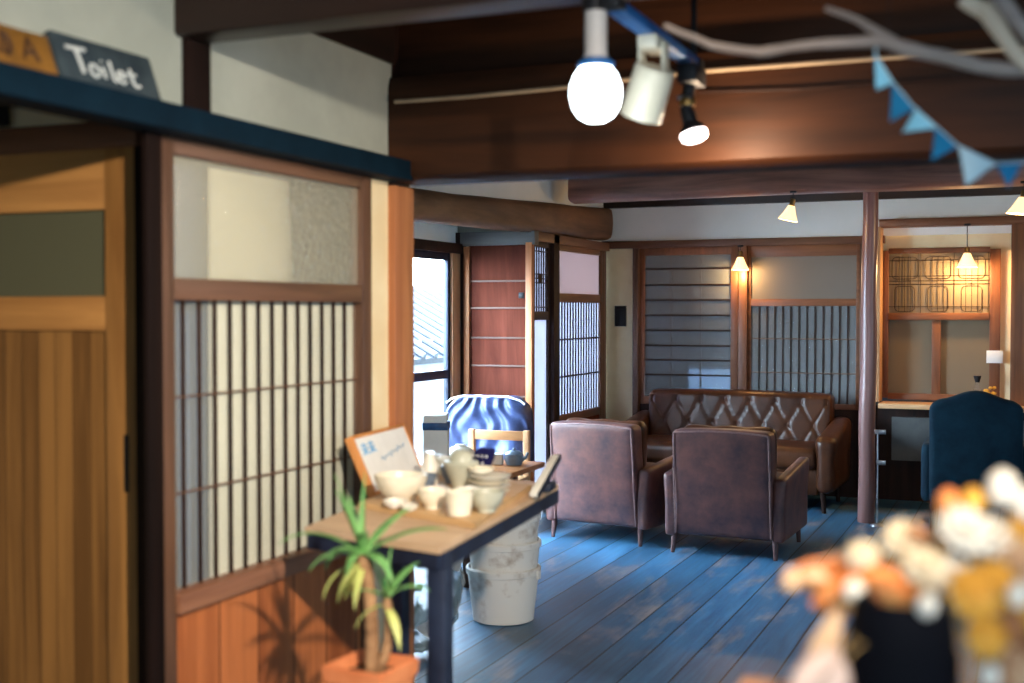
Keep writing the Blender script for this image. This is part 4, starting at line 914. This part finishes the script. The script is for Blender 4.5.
link('side_stem', stem(curve((0.012, 0.0, 0.135), (0.05, 0.01, 0.20), C2, 12), (0.010, 0.008)), M['stem'], pp)
def strap(base, d, length, width, droop, twist=0.0):
    base = Vector(base); d = Vector(d).normalized(); side = d.cross(Vector((0, 0, 1)))
    side = side.normalized() if side.length > 1e-3 else Vector((1, 0, 0))
    b = B(); n = 12; rows = []
    p = base.copy(); dd = d.copy()
    for i in range(n + 1):
        t = i / n
        w = width * (0.55 + 1.2 * t) if t < 0.3 else width * 0.91 * (1 - ((t - 0.3) / 0.7) ** 1.8)
        w = max(w, 0.0006)
        s2 = (Matrix.Rotation(twist * t, 3, dd) @ side)
        nrm = s2.cross(dd).normalized()
        rows.append([b.bm.verts.new(p - s2 * w + nrm * w * 0.35), b.bm.verts.new(p), b.bm.verts.new(p + s2 * w + nrm * w * 0.35)])
        dd = (dd + Vector((0, 0, -droop / n * (0.3 + 1.7 * t)))).normalized()
        p = p + dd * (length / n)
    for r0, r1 in zip(rows, rows[1:]):
        for k in range(2): b.bm.faces.new((r0[k], r0[k + 1], r1[k + 1], r1[k]))
    return b
rnd = random.Random(11)
def lf(base, d, l, w, dr, mat='leaf', tw=0.3):
    o = link('leaf', strap(base, d, l, w, dr, tw), M[mat], pp, 60, solidify=0.0012)
    return o
# the plant is seen from -y: x runs across
for d, l, w, dr in (((-0.32, -0.1, 1), 0.17, 0.013, 0.15), ((0.03, 0.0, 1), 0.165, 0.014, 0.1), ((-0.14, -0.35, 1), 0.15, 0.014, 0.4), ((-0.9, -0.3, 0.62), 0.19, 0.012, 1.2), ((0.9, 0.35, 0.6), 0.18, 0.013, 0.6),
                    ((-0.5, 0.4, 0.9), 0.15, 0.012, 0.5), ((0.4, -0.6, 0.8), 0.13, 0.013, 0.9), ((0.3, 0.7, 0.8), 0.15, 0.012, 0.6), ((-0.6, -0.6, 0.3), 0.12, 0.012, 1.4), ((0.7, -0.3, 0.15), 0.12, 0.012, 1.4), ((-0.9, 0.2, 0.2), 0.13, 0.012, 1.5),
                    ((-0.2, -0.8, 0.5), 0.11, 0.012, 1.2), ((0.2, -0.9, 0.3), 0.10, 0.012, 1.5), ((0.55, 0.1, 0.9), 0.12, 0.012, 0.7)):
    lf(C1, d, l, w, dr)
for d, l, w, dr in (((0.12, 0, 1), 0.105, 0.011, 0.2), ((-0.25, -0.2, 1), 0.10, 0.011, 0.4), ((0.8, 0.1, 0.6), 0.10, 0.011, 1.0), ((0.5, -0.6, 0.6), 0.09, 0.011, 1.0), ((0.3, 0.6, 0.8), 0.10, 0.011, 0.6), ((-0.7, -0.4, 0.5), 0.08, 0.010, 1.2)):
    lf(C2, d, l, w, dr)
for base, d, l, dr in ((C1, (-0.85, -0.3, -0.2), 0.12, 1.7), (C1, (-0.2, -0.8, -0.2), 0.10, 1.8), (C1, (0.2, -0.7, -0.6), 0.10, 1.2), (C2, (0.5, -0.3, -0.3), 0.10, 1.6), (C1, (-0.5, -0.5, -0.6), 0.09, 1.0), (C2, (-0.5, -0.6, 0.0), 0.08, 1.6), (C1, (-0.7, 0.3, -0.3), 0.11, 1.4), (C1, (0.0, -0.5, -0.9), 0.08, 0.6), (C1, (-0.3, -0.6, -0.8), 0.08, 0.6)):
    lf(base - Vector((0, 0, 0.015)), d, l, 0.010, dr, 'leafyellow')
st = thing('plant_stand', 'dark wooden stool under the square terracotta pot', 'stool', (-1.182, 2.098, 0))
link('seat', B().box(-0.13, 0.13, -0.13, 0.13, 0.525, 0.553, 0.005), M['mid'], st)
for sx in (-0.1, 0.1):
    for sy in (-0.1, 0.1): link('leg', B().tube([(sx, sy, 0.525), (sx * 1.15, sy * 1.15, 0)], [0.016, 0.013], 10), M['mid'], st)

# ------------------------------------------------------------------ signs on the ledge
sg = thing('toilet_sign', 'dark slate block sign lettered Toilet on the teal ledge', 'sign', (-1.695, 1.985, 1.843), R(90))
lean = Matrix.Rotation(R(-20), 4, 'X')
link('slate_block', B().box(-0.145, 0.145, 0.0, 0.034, 0.0, 0.104, 0.003, m=Matrix.Translation((0, 0.004, 0.0)) @ lean), M['slate'], sg)
b = B()
def stroke(pts, r=0.0034): b.tube([(x, 0.0, z) for x, z in pts], r, 6, m=Matrix.Translation((0, 0.003, 0.0)) @ lean)
def arc(cx, cz, rx, rz, a0, a1, n=12): return [(cx + rx * math.cos(R(a0 + (a1 - a0) * i / n)), cz + rz * math.sin(R(a0 + (a1 - a0) * i / n))) for i in range(n + 1)]
stroke([(-0.115, 0.074), (-0.062, 0.077)], 0.0042); stroke([(-0.088, 0.076), (-0.082, 0.024)], 0.0042)
stroke(arc(-0.048, 0.036, 0.013, 0.013, 0, 360), 0.0034)
stroke([(-0.022, 0.048), (-0.020, 0.024)]); stroke([(-0.022, 0.060), (-0.0215, 0.0615)])
stroke([(0.003, 0.066), (0.005, 0.026), (0.012, 0.022)])
stroke([(0.020, 0.036), (0.042, 0.038)] + arc(0.031, 0.036, 0.012, 0.013, 10, 320))
stroke([(0.062, 0.060), (0.064, 0.028), (0.070, 0.022), (0.082, 0.025)]); stroke([(0.052, 0.047), (0.078, 0.049)])
link('lettering', b, M['chalk'], sg)['label'] = 'white chalk lettering'
sg = thing('wooden_sign', 'amber wooden sign beside the slate block sign on the teal ledge', 'sign', (-1.695, 1.68, 1.843), R(90))
link('plank', B().box(-0.16, 0.145, 0.0, 0.022, 0, 0.085, 0.004, m=lean), M['signwood'], sg)
b = B()
def stroke2(pts, r=0.005): b.tube([(x, 0.0, z) for x, z in pts], r, 6, m=lean)
for x0 in (0.075, -0.02):
    stroke2([(x0 - 0.012, 0.022), (x0 + 0.008, 0.066), (x0 + 0.026, 0.022)]); stroke2([(x0 - 0.005, 0.038), (x0 + 0.02, 0.038)])
stroke2(arc(0.02, 0.044, 0.016, 0.022, -90, 90)); stroke2([(0.02, 0.022), (0.02, 0.066)])
link('lettering', b, M['signink'], sg)['label'] = 'dark burnt lettering'

# ------------------------------------------------------------------ ceiling lamps
tk = thing('lighting_track', 'blue lighting track under the dark ceiling beams', 'lighting track', (-0.757, 2.7, 2.0))
link('track_bar', B().box(-0.017, 0.017, -0.37, 0.25, -0.012, 0.012, 0.002), M['bluetrack'], tk)
link('bracket', B().box(-0.019, 0.019, 0.22, 0.27, -0.014, 0.014, 0.003).box(-0.006, 0.006, 0.235, 0.247, 0.014, 0.46), M['black'], tk)
link('bracket', B().box(-0.02, 0.02, -0.42, -0.36, -0.008, 0.016, 0.003), M['black'], tk)
g = thing('globe_lamp', 'bright round reflector bulb in a grey socket under the dark ceiling beam', 'lamp', (-0.792, 2.31, 2.01))
link('mount', B().lathe([(0, 0), (0.026, 0), (0.026, -0.02), (0, -0.022)], 20), M['black'], g)
link('socket', B().lathe([(0, -0.018), (0.021, -0.018), (0.022, -0.03), (0.022, -0.10), (0.026, -0.118), (0, -0.118)], 24), M['greyplastic'], g)
link('collar', B().lathe([(0.026, -0.112), (0.038, -0.122), (0.036, -0.13), (0.0, -0.13)], 24), M['bluetrack'], g)
link('bulb', B().lathe([(0.03, -0.128), (0.042, -0.144), (0.050, -0.166), (0.051, -0.186), (0.046, -0.208), (0.034, -0.226), (0.018, -0.235), (0, -0.237)], 28), M['bulb'], g)['label'] = 'glowing cool white bulb'
sp = thing('white_spotlight', 'off white cylindrical spotlight hanging from the blue track', 'spotlight', (-0.752, 2.575, 1.988))
link('adapter', B().box(-0.022, 0.022, -0.05, 0.05, -0.028, 0.0, 0.004), M['whiteplastic'], sp)
link('yoke', B().box(-0.03, -0.022, -0.02, 0.02, -0.11, -0.01, 0.003).box(0.022, 0.03, -0.02, 0.02, -0.09, -0.01, 0.003), M['whiteplastic'], sp)
mm = Matrix.Translation((-0.012, 0, -0.115)) @ Matrix.Rotation(R(22), 4, 'Y') @ Matrix.Rotation(R(14), 4, 'X')
link('lamp_housing', B().lathe([(0, 0.056), (0.040, 0.056), (0.044, 0.05), (0.046, -0.056), (0.042, -0.056), (0.040, -0.02), (0, -0.02)], 32, m=mm), M['whiteplastic'], sp)
bs = thing('black_spotlight', 'black bare bulb spotlight hanging from the end of the blue track', 'spotlight', (-0.752, 2.90, 1.988))
link('adapter', B().box(-0.024, 0.024, -0.05, 0.05, -0.045, -0.001, 0.004), M['black'], bs)
link('arm', B().tube([(0, 0, -0.02), (-0.008, 0, -0.06), (-0.012, 0, -0.10)], 0.015, 12), M['black'], bs)
link('brass_ring', B().lathe([(0.0, -0.075), (0.019, -0.075), (0.021, -0.085), (0.019, -0.095), (0.0, -0.095)], 20, c=(-0.010, 0, 0)), M['brass'], bs)
link('clamp', B().rbox((-0.012, 0, -0.085), (0.03, 0.03, 0.03), 0.008, 6).tube([(-0.03, -0.012, -0.075), (0.004, -0.012, -0.075)], 0.006, 8), M['chrome'], bs)
mm = Matrix.Translation((-0.008, 0, -0.115)) @ Matrix.Rotation(R(-16), 4, 'Y')
link('lamp_holder', B().lathe([(0, 0.02), (0.016, 0.02), (0.018, 0.0), (0.018, -0.02), (0.031, -0.036), (0.031, -0.044), (0, -0.044)], 24, m=mm), M['black'], bs)
link('bulb', B().lathe([(0.0305, -0.042), (0.033, -0.05), (0.031, -0.06), (0.02, -0.068), (0, -0.07)], 24, m=mm), M['bulbw'], bs)['label'] = 'glowing bulb face'

def pendant(label, loc, cord, tilt, sc=1.0):
    p = thing('pendant_lamp', label, 'pendant lamp', loc, 0, 'small glass pendant lamps')
    mm = Matrix.Rotation(tilt, 4, 'Y')
    link('cord', B().tube([(0, 0, cord), (0, 0, 0.0)], 0.0035, 6).lathe([(0, cord), (0.022, cord), (0.022, cord - 0.012), (0, cord - 0.016)], 16), M['black'], p)
    link('socket', B().lathe([(0, 0.004), (0.014, 0.004), (0.018, -0.008), (0.018, -0.035), (0.024, -0.042), (0, -0.042)], 18, m=mm), M['brass'], p)
    link('glass_shade', B().lathe([(0.020 * sc, -0.038), (0.026 * sc, -0.05), (0.044 * sc, -0.095), (0.066 * sc, -0.135), (0.068 * sc, -0.140), (0.062 * sc, -0.136), (0.041 * sc, -0.096), (0.02 * sc, -0.05)], 26, m=mm), M['shade'], p)['label'] = 'glowing white glass shade'
    ob = link('bulb', B().ball((0, 0, -0.085), 0.022, 0.022, 0.03, 3, m=mm), M['shade'], p)
    return p
pend = [('small glass lamp under the mauve log beam above the sofa', (-1.425, 8.12, 2.13), 0.055, R(14), 0.95, 'a'),
        ('small glass lamp under the brown rail between the two screens', (-2.045, 9.38, 1.858), 0.05, 0.0, 1.0, 'b'),
        ('small glass lamp on a long cord in the lattice window nook', (-0.412, 9.35, 1.855), 0.17, 0.0, 1.05, 'c'),
        ('small glass lamp under the mauve log beam beyond the bunting', (-0.035, 8.10, 2.13), 0.06, R(6), 1.3, 'd')]
for lab, loc, cord, tilt, sc, _ in pend: pendant(lab, loc, cord, tilt, sc)

# cables along the deep beam
def cable(name, pts, r, mat, label):
    solo(name, B().tube(pts, r, 8), mat, label, 'cable')
cable('power_cable', [(-1.72, 3.206, 2.014), (-1.49, 3.206, 2.013), (-1.20, 3.204, 2.018), (-0.98, 3.204, 2.028), (-0.80, 3.204, 2.034), (-0.37, 3.204, 2.032), (0.0, 3.204, 2.030), (0.6, 3.204, 2.03), (1.4, 3.204, 2.032)], 0.006, M['cable'], 'tan cable clipped along the top of the deep brown beam')
cable('thin_cord', [(-0.81, 3.207, 1.980), (-0.57, 3.207, 1.970), (-0.31, 3.207, 1.968), (0.0, 3.207, 1.976), (0.6, 3.207, 1.988)], 0.003, M['dark'], 'thin dark cord along the deep brown beam below the tan cable')

# ------------------------------------------------------------------ driftwood and bunting
def branch(pts, r, seed):
    pts = [Vector(p) for p in pts]; out = []; rr = []
    for i in range(len(pts) - 1):
        for k in range(6):
            t = k / 6; p = pts[i].lerp(pts[i + 1], t)
            out.append(p + 0.004 * Vector((0, noise.noise(p * 20 + Vector((seed, 0, 0))), noise.noise(p * 18 + Vector((0, seed, 0))))))
            rr.append((r[i] + (r[i + 1] - r[i]) * t) * (1 + 0.18 * noise.noise(p * 30)))
    out.append(pts[-1]); rr.append(r[-1])
    return B().tube(out, rr, 10)
dw = thing('driftwood_branch', 'long grey driftwood branch with a fork hanging under the ceiling', 'branch', (0, 1.95, 1.81))
link('main_branch', branch([(-0.55, 0, 0.055), (-0.476, 0.005, 0.017), (-0.395, 0.0, -0.001), (-0.302, -0.01, 0.002), (-0.213, 0, 0.002), (-0.141, 0.01, -0.024), (-0.07, 0, -0.05), (0.0, 0, -0.058), (0.12, 0.01, -0.07), (0.3, 0, -0.05)], [0.004, 0.006, 0.0075, 0.0075, 0.010, 0.011, 0.010, 0.010, 0.009, 0.007], 1), M['driftwood'], dw)
link('fork', branch([(-0.295, 0.0, 0.060), (-0.24, 0.0, 0.030), (-0.19, 0.004, -0.005)], [0.004, 0.006, 0.010], 4), M['driftwood'], dw)
b = B()
for x, z0 in ((-0.20, 0.0), (0.2, -0.06)): b.tube([(x, 0, z0), (x, 0.0, 0.65)], 0.0012, 6)
link('hanging_wire', b, M['dark'], dw)
solo('driftwood_stick', branch([(-0.095, 0, 0.045), (-0.06, 0, 0.02), (-0.02, 0, -0.045), (0.06, 0, -0.13)], [0.011, 0.013, 0.011, 0.008], 7), M['driftpale'], 'short pale driftwood stick crossing the grey branch', 'stick', (0, 1.915, 1.813))
solo('driftwood_stick', branch([(-0.09, 0, 0.12), (-0.055, 0, 0.055), (0.0, 0, -0.02), (0.08, 0, -0.09)], [0.009, 0.011, 0.012, 0.009], 9), M['driftwood'], 'grey driftwood stick slanting down across the grey branch', 'stick', (0.0, 1.888, 1.805))
gl = thing('bunting_garland', 'string of blue and pale felt pennants hanging from the driftwood', 'bunting', (0, 1.932, 1.7))
kn = [(-0.217, 0.098), (-0.217, 0.086), (-0.192, 0.044), (-0.161, 0.004), (-0.130, -0.026), (-0.099, -0.056), (-0.047, -0.085), (-0.01, -0.084), (0.05, -0.06), (0.12, -0.01), (0.18, 0.05)]
link('string', B().tube([(x, 0, z) for x, z in kn], 0.0014, 6), M['flagpale'], gl)
fl = [((-0.219, 0.088), (-0.192, 0.043), (-0.215, 0.034), 'flaglight'), ((-0.193, 0.046), (-0.160, 0.003), (-0.196, -0.015), 'flagblue'), ((-0.158, 0.004), (-0.129, -0.028), (-0.178, -0.033), 'flaglight'),
      ((-0.131, -0.026), (-0.100, -0.057), (-0.136, -0.076), 'flagblue'), ((-0.099, -0.056), (-0.047, -0.085), (-0.087, -0.116), 'flagpale'), ((-0.046, -0.086), (-0.010, -0.083), (-0.030, -0.120), 'flagblue'),
      ((-0.006, -0.083), (0.045, -0.063), (0.028, -0.115), 'flaglight')]
for k, (p, q, r_, mt) in enumerate(fl):
    P_, Q_, T_ = (Vector((v[0], 0, v[1])) for v in (p, q, r_))
    def ff(u, v, P_=P_, Q_=Q_, T_=T_, k=k):
        e = P_.lerp(Q_, u); x = e.lerp(T_, v * 0.985)
        x.y += 0.006 * math.sin(u * 3 + k) * v + 0.004 * v * (1 if k % 2 else -1)
        return x
    b = B(); b.surf(ff, 8, 8)
    link('pennant', b, M[mt], gl, 60, solidify=0.0016)

# ------------------------------------------------------------------ dried bouquet on the counter by the camera
ct = thing('wooden_counter', 'pinkish wooden counter under the dried bouquet', 'counter', (0.30, 0.92, 0))
link('counter_top', B().box(-0.598, 0.6, -0.28, 0.475, 0.955, 0.984, 0.004), M['counter'], ct)
link('counter_front', B().box(-0.55, 0.57, -0.25, 0.44, 0.0, 0.955, 0.004), M['dark'], ct)
VX, VY, VZ = -0.095, 1.06, 0.985
va = thing('flower_vase', 'black ceramic vase holding the dried bouquet', 'vase', (VX, VY, VZ))
link('vase_body', B().lathe([(0, 0), (0.036, 0), (0.043, 0.015), (0.047, 0.07), (0.047, 0.13), (0.040, 0.168), (0.036, 0.178), (0.031, 0.178), (0.041, 0.13), (0.041, 0.06), (0.03, 0.01), (0, 0.01)], 32), M['blackgloss'], va)
MOUTH = Vector((VX, VY, VZ + 0.160))
rf = random.Random(5)
_stem_no = [0]
def stemto(p, r=0.0012):
    """a dry stem from its own place in the vase mouth up to p"""
    p = Vector(p); b = B(); k = _stem_no[0]; _stem_no[0] += 1
    q = 0.005 * math.sqrt(k + 0.5); an = 2.39996 * k
    a = MOUTH + Vector((q * math.cos(an), q * math.sin(an), -0.02))
    pts = curve(a, a.lerp(p, 0.5) + Vector((0, 0, 0.02)), p, 8)
    b.tube([v - p for v in pts], r, 6); return b
def bloom(kind, label, p, size, mat, stemmat='drystem', aim=None):
    """a round dried flower: rings of cupped petals around a centre"""
    t = thing(kind, label, 'dried flower', p, 0, 'dried flowers in the black vase')
    link('stem', stemto(p), M[stemmat], t)
    d = (Vector(p) - MOUTH).normalized() * 0.5 + Vector((0.1, -0.8, 0.3)); d.normalize()
    q = d.to_track_quat('Z', 'Y').to_matrix().to_4x4()
    b = B()
    for ring, (n, tilt, l) in enumerate(((10, 75, 1.0), (9, 50, 0.9), (7, 25, 0.72))):
        for k in range(n):
            a = 2 * PI * (k + 0.5 * ring) / n
            mm = q @ Matrix.Rotation(a, 4, 'Z') @ Matrix.Rotation(R(tilt), 4, 'Y')
            L_ = size * l
            b.surf(lambda u, v: Vector(((u - 0.5) * L_ * 0.62 * math.sin(PI * min(1, 0.15 + v * 0.85)) ** 0.6 * 1.0 * 0 + (0.12 * L_ * (4 * (u - 0.5) ** 2)) + 0.10 * L_ * v * v, (u - 0.5) * L_ * 0.6 * math.sin(PI * (0.12 + 0.80 * v)), v * L_)), 3, 5, m=mm)
    link('petal', b, M[mat], t, 60, solidify=0.0008)
    link('flower_centre', B().ball((0, 0, 0), size * 0.28, size * 0.28, size * 0.28, 2, m=q), M['podbrown' if mat != 'petalochre' else 'petalochre'], t)
    return t
def bud(kind, label, p, size, mat):
    t = thing(kind, label, 'dried flower', p, 0, 'dried flowers in the black vase')
    link('stem', stemto(p), M['drystem'], t)
    link('seed_head', B().ball((0, 0, 0), size, size, size * 1.25, 3, lambda c_: 1 + 0.1 * noise.noise(c_ * 4)), M[mat], t)
    return t
def dleaf(kind, label, p, tip, width, mat, curl=0.4):
    p = Vector(p); tip = Vector(tip); t = thing(kind, label, 'dried leaf', p, 0, 'dried leaves in the black vase')
    link('stem', stemto(p), M['drystem'], t)
    d = tip - p; L_ = d.length; side = d.cross(Vector((0, 1, 0.3))).normalized(); up = side.cross(d).normalized()
    def f(u, v):
        w = width * math.sin(PI * (0.04 + 0.95 * v)) ** 0.8
        s_ = (u - 0.5) * 2
        return d * v + side * w * s_ + up * (curl * w * s_ * s_ + 0.25 * L_ * curl * v * v) + Vector((0, 0, 0.004 * noise.noise(Vector((u * 5, v * 6, L_ * 90)))))
    b = B(); b.surf(f, 6, 12)
    link('blade', b, M[mat], t, 60, solidify=0.001)
    return t
dleaf('dried_leaf', 'long peach dried leaf reaching furthest out over the counter', (-0.095, 1.12, 1.160), (-0.196, 1.095, 1.163), 0.024, 'leafpeach', 0.15)
dleaf('dried_leaf', 'second long peach dried leaf lying just under the first', (-0.080, 1.09, 1.158), (-0.168, 1.075, 1.156), 0.022, 'leafpeach', 0.2)
dleaf('dried_leaf', 'wide brown dried leaf at the far lower side of the bunch', (-0.02, 1.12, 1.12), (0.03, 1.05, 1.09), 0.030, 'podbrown', 0.3)
dleaf('dried_leaf', 'curled beige dried leaf arching over the long peach leaf', (-0.120, 1.13, 1.185), (-0.192, 1.10, 1.172), 0.012, 'leafbeige', -0.8)
dleaf('dried_leaf', 'broad peach dried leaf under the long peach leaf', (-0.110, 1.09, 1.160), (-0.170, 1.07, 1.145), 0.020, 'leafpeach', 0.4)
dleaf('dried_leaf', 'beige dried leaf hanging beside the black vase', (-0.145, 1.05, 1.150), (-0.165, 1.01, 1.085), 0.013, 'leafbeige', 0.3)
dleaf('dried_leaf', 'pinkish papery leaf low beside the black vase', (-0.140, 1.02, 1.125), (-0.170, 0.985, 1.085), 0.016, 'leafpink', 0.4)
dleaf('dried_leaf', 'small pinkish papery leaf against the vase side', (-0.135, 1.01, 1.118), (-0.145, 0.985, 1.085), 0.013, 'leafpink', 0.5)
dleaf('dried_leaf', 'orange brown dried leaf in the heart of the bunch', (-0.085, 1.12, 1.150), (-0.125, 1.06, 1.168), 0.018, 'leafpeach', 0.5)
dleaf('dried_leaf', 'brownish dried leaf at the edge of the vase mouth', (-0.10, 1.09, 1.165), (-0.150, 1.06, 1.150), 0.010, 'podbrown', 0.6)
bud('seed_pod', 'pale round pod at the tip of the long peach leaf', (-0.190, 1.08, 1.165), 0.009, 'leafbeige')
for lab, p, s_ in (('cream bloom above the broad peach leaf', (-0.131, 1.089, 1.190), 0.015), ('cream bloom with a dark heart behind the vase', (-0.102, 1.167, 1.190), 0.024), ('long cream bloom over the vase mouth', (-0.080, 1.10, 1.180), 0.022)):
    bloom('dried_strawflower', lab, p, s_, 'petalcream')
for lab, p, s_ in (('large white bloom near the crown of the bunch', (-0.049, 1.124, 1.210), 0.026), ('white bloom below the large white bloom', (-0.058, 1.115, 1.172), 0.022), ('white bloom beside the ochre flowers', (-0.030, 1.16, 1.200), 0.022)):
    bloom('dried_strawflower', lab, p, s_, 'petalwhite')
for lab, p, s_ in (('tallest white oval seed head', (-0.021, 1.181, 1.242), 0.014), ('white seed head next to the tallest one', (-0.002, 1.187, 1.228), 0.013), ('small white seed head over the rim of the vase', (-0.073, 1.027, 1.166), 0.008), ('white seed head at the edge of the bunch', (-0.006, 1.076, 1.170), 0.009), ('pale seed head at the base of the bunch', (-0.026, 1.035, 1.113), 0.008), ('small cream seed head under the arching leaf', (-0.135, 1.07, 1.163), 0.009)):
    bud('dried_poppy', lab, p, s_, 'petalwhite')
bud('seed_pod', 'peach coloured round pod above the white blooms', (-0.065, 1.162, 1.228), 0.011, 'leafpeach')
bud('seed_pod', 'ochre pod beside the peach coloured round pod', (-0.045, 1.159, 1.232), 0.010, 'petalochre')
for lab, p, s_ in (('ochre bloom nearest to the rim of the vase', (-0.040, 1.075, 1.166), 0.024), ('ochre bloom beside the white blooms', (-0.024, 1.089, 1.173), 0.022), ('ochre bloom low at the side of the vase', (-0.030, 1.065, 1.135), 0.019), ('ochre bloom high at the edge of the bunch', (-0.002, 1.186, 1.205), 0.018)):
    bloom('dried_strawflower', lab, p, s_, 'petalochre')
for lab, p, s_ in (('beige fluffy bloom behind the ochre flowers', (-0.010, 1.16, 1.178), 0.028), ('beige bloom low behind the black vase', (-0.010, 1.138, 1.130), 0.028), ('beige bloom furthest along the counter', (0.03, 1.19, 1.16), 0.030)):
    bloom('dried_strawflower', lab, p, s_, 'leafbeige')
for lab, p, s_ in (('brown bloom tucked beside the ochre flowers', (-0.016, 1.092, 1.142), 0.022), ('brown bloom at the foot of the bunch', (0.0, 1.074, 1.110), 0.026)):
    bloom('dried_strawflower', lab, p, s_, 'podbrown')

dleaf('dried_leaf', 'beige dried leaf drooping at the far side of the vase', (-0.02, 1.07, 1.13), (0.02, 1.03, 1.06), 0.022, 'leafbeige', 0.4)
dleaf('dried_leaf', 'brown dried leaf drooping under the ochre blooms', (-0.03, 1.08, 1.12), (-0.012, 1.03, 1.07), 0.018, 'podbrown', 0.4)
dleaf('dried_leaf', 'ochre dried leaf between the ochre blooms and the brown bloom', (-0.02, 1.11, 1.15), (0.02, 1.06, 1.14), 0.020, 'petalochre', 0.4)
dleaf('dried_leaf', 'orange brown leaf standing behind the white blooms', (-0.06, 1.16, 1.17), (-0.10, 1.15, 1.205), 0.016, 'podbrown', 0.3)

# ------------------------------------------------------------------ light
def lamp(name, kind, loc, power, col, size=0.03, **kw):
    l = bpy.data.lights.new(name, kind); l.energy = power; l.color = col
    if kind in ('POINT', 'SPOT'): l.shadow_soft_size = size
    o = bpy.data.objects.new(name, l); COL.objects.link(o); o.location = loc
    for k, v in kw.items(): setattr(l, k, v)
    return o
def aim(o, tgt): o.rotation_euler = (Vector(tgt) - o.location).to_track_quat('-Z', 'Y').to_euler()
o = lamp('track_spot_light', 'SPOT', (0.49, 0.33, 2.1), 560, (1.0, 0.86, 0.70), 0.035, spot_size=R(58), spot_blend=1.0); aim(o, (-1.85, 2.45, 0.85))
lamp('globe_bulb_light', 'POINT', (-0.792, 2.31, 1.745), 4, (0.85, 0.93, 1.0), 0.05)
o = lamp('black_spot_light', 'POINT', (-0.70, 3.03, 1.80), 13, (1.0, 0.74, 0.50), 0.03)
for (lab, loc, cord, tilt, sc, k), pw in zip(pend, (6, 10, 26, 9)):
    lamp('pendant_light', 'POINT', (loc[0] - 0.15 * math.sin(tilt), loc[1], loc[2] - 0.165), pw, (1.0, 0.60, 0.24), 0.03)
def portal(name, loc, rot, sx, sy):
    l = bpy.data.lights.new(name, 'AREA'); l.shape = 'RECTANGLE'; l.size = sx; l.size_y = sy; l.energy = 1
    l.cycles.is_portal = True
    o = bpy.data.objects.new(name, l); COL.objects.link(o); o.location = loc; o.rotation_euler = rot
portal('alcove_portal', (-3.79, 6.74, 0.97), (0, R(-90), 0), 1.7, 1.9)
portal('partition_portal', (-3.22, 8.7, 1.1), (0, R(-90), 0), 1.9, 1.6)
portal('side_window_portal', (3.09, 0.3, 1.35), (0, R(90), 0), 1.3, 1.8)
portal('high_window_portal', (3.09, 5.6, 1.45), (0, R(90), 0), 1.1, 2.4)
portal('rear_window_portal', (0.35, -2.29, 1.4), (R(90), 0, 0), 1.1, 1.2)
W = bpy.data.worlds.new('daylight'); S.world = W; W.use_nodes = True
bg = W.node_tree.nodes['Background']; bg.inputs[0].default_value = (0.60, 0.80, 1.0, 1)
_nt = W.node_tree; _tc = _nt.nodes.new('ShaderNodeTexCoord'); _sx = _nt.nodes.new('ShaderNodeSeparateXYZ'); _mr = _nt.nodes.new('ShaderNodeMapRange')
_nt.links.new(_tc.outputs['Generated'], _sx.inputs[0]); _nt.links.new(_sx.outputs['X'], _mr.inputs[0])
_mr.inputs[1].default_value = -0.5; _mr.inputs[2].default_value = 0.5; _mr.inputs[3].default_value = 70.0; _mr.inputs[4].default_value = 5.0   # sky strength raised on the alcove side to brighten the floor, lowered opposite
_nt.links.new(_mr.outputs[0], bg.inputs[1])

# ------------------------------------------------------------------ camera
cam = bpy.data.cameras.new('camera'); co = bpy.data.objects.new('camera', cam); COL.objects.link(co)
co.location = (0, 0, 1.4); co.rotation_euler = (R(90 - 1.4), 0, R(22.8))
cam.sensor_width = 36; cam.lens = 1230 / 1024 * 36; cam.clip_start = 0.05
cam.dof.use_dof = True; cam.dof.focus_distance = 7.6; cam.dof.aperture_fstop = 2.3
S.camera = co
S.view_settings.view_transform = 'Standard'; S.view_settings.look = 'None'
S.view_settings.exposure = 0.0; S.view_settings.gamma = 1.0; S.view_settings.use_curve_mapping = False
S.cycles.use_denoising = True
S.cycles.max_bounces = 8; S.cycles.transparent_max_bounces = 12; S.cycles.sample_clamp_indirect = 6
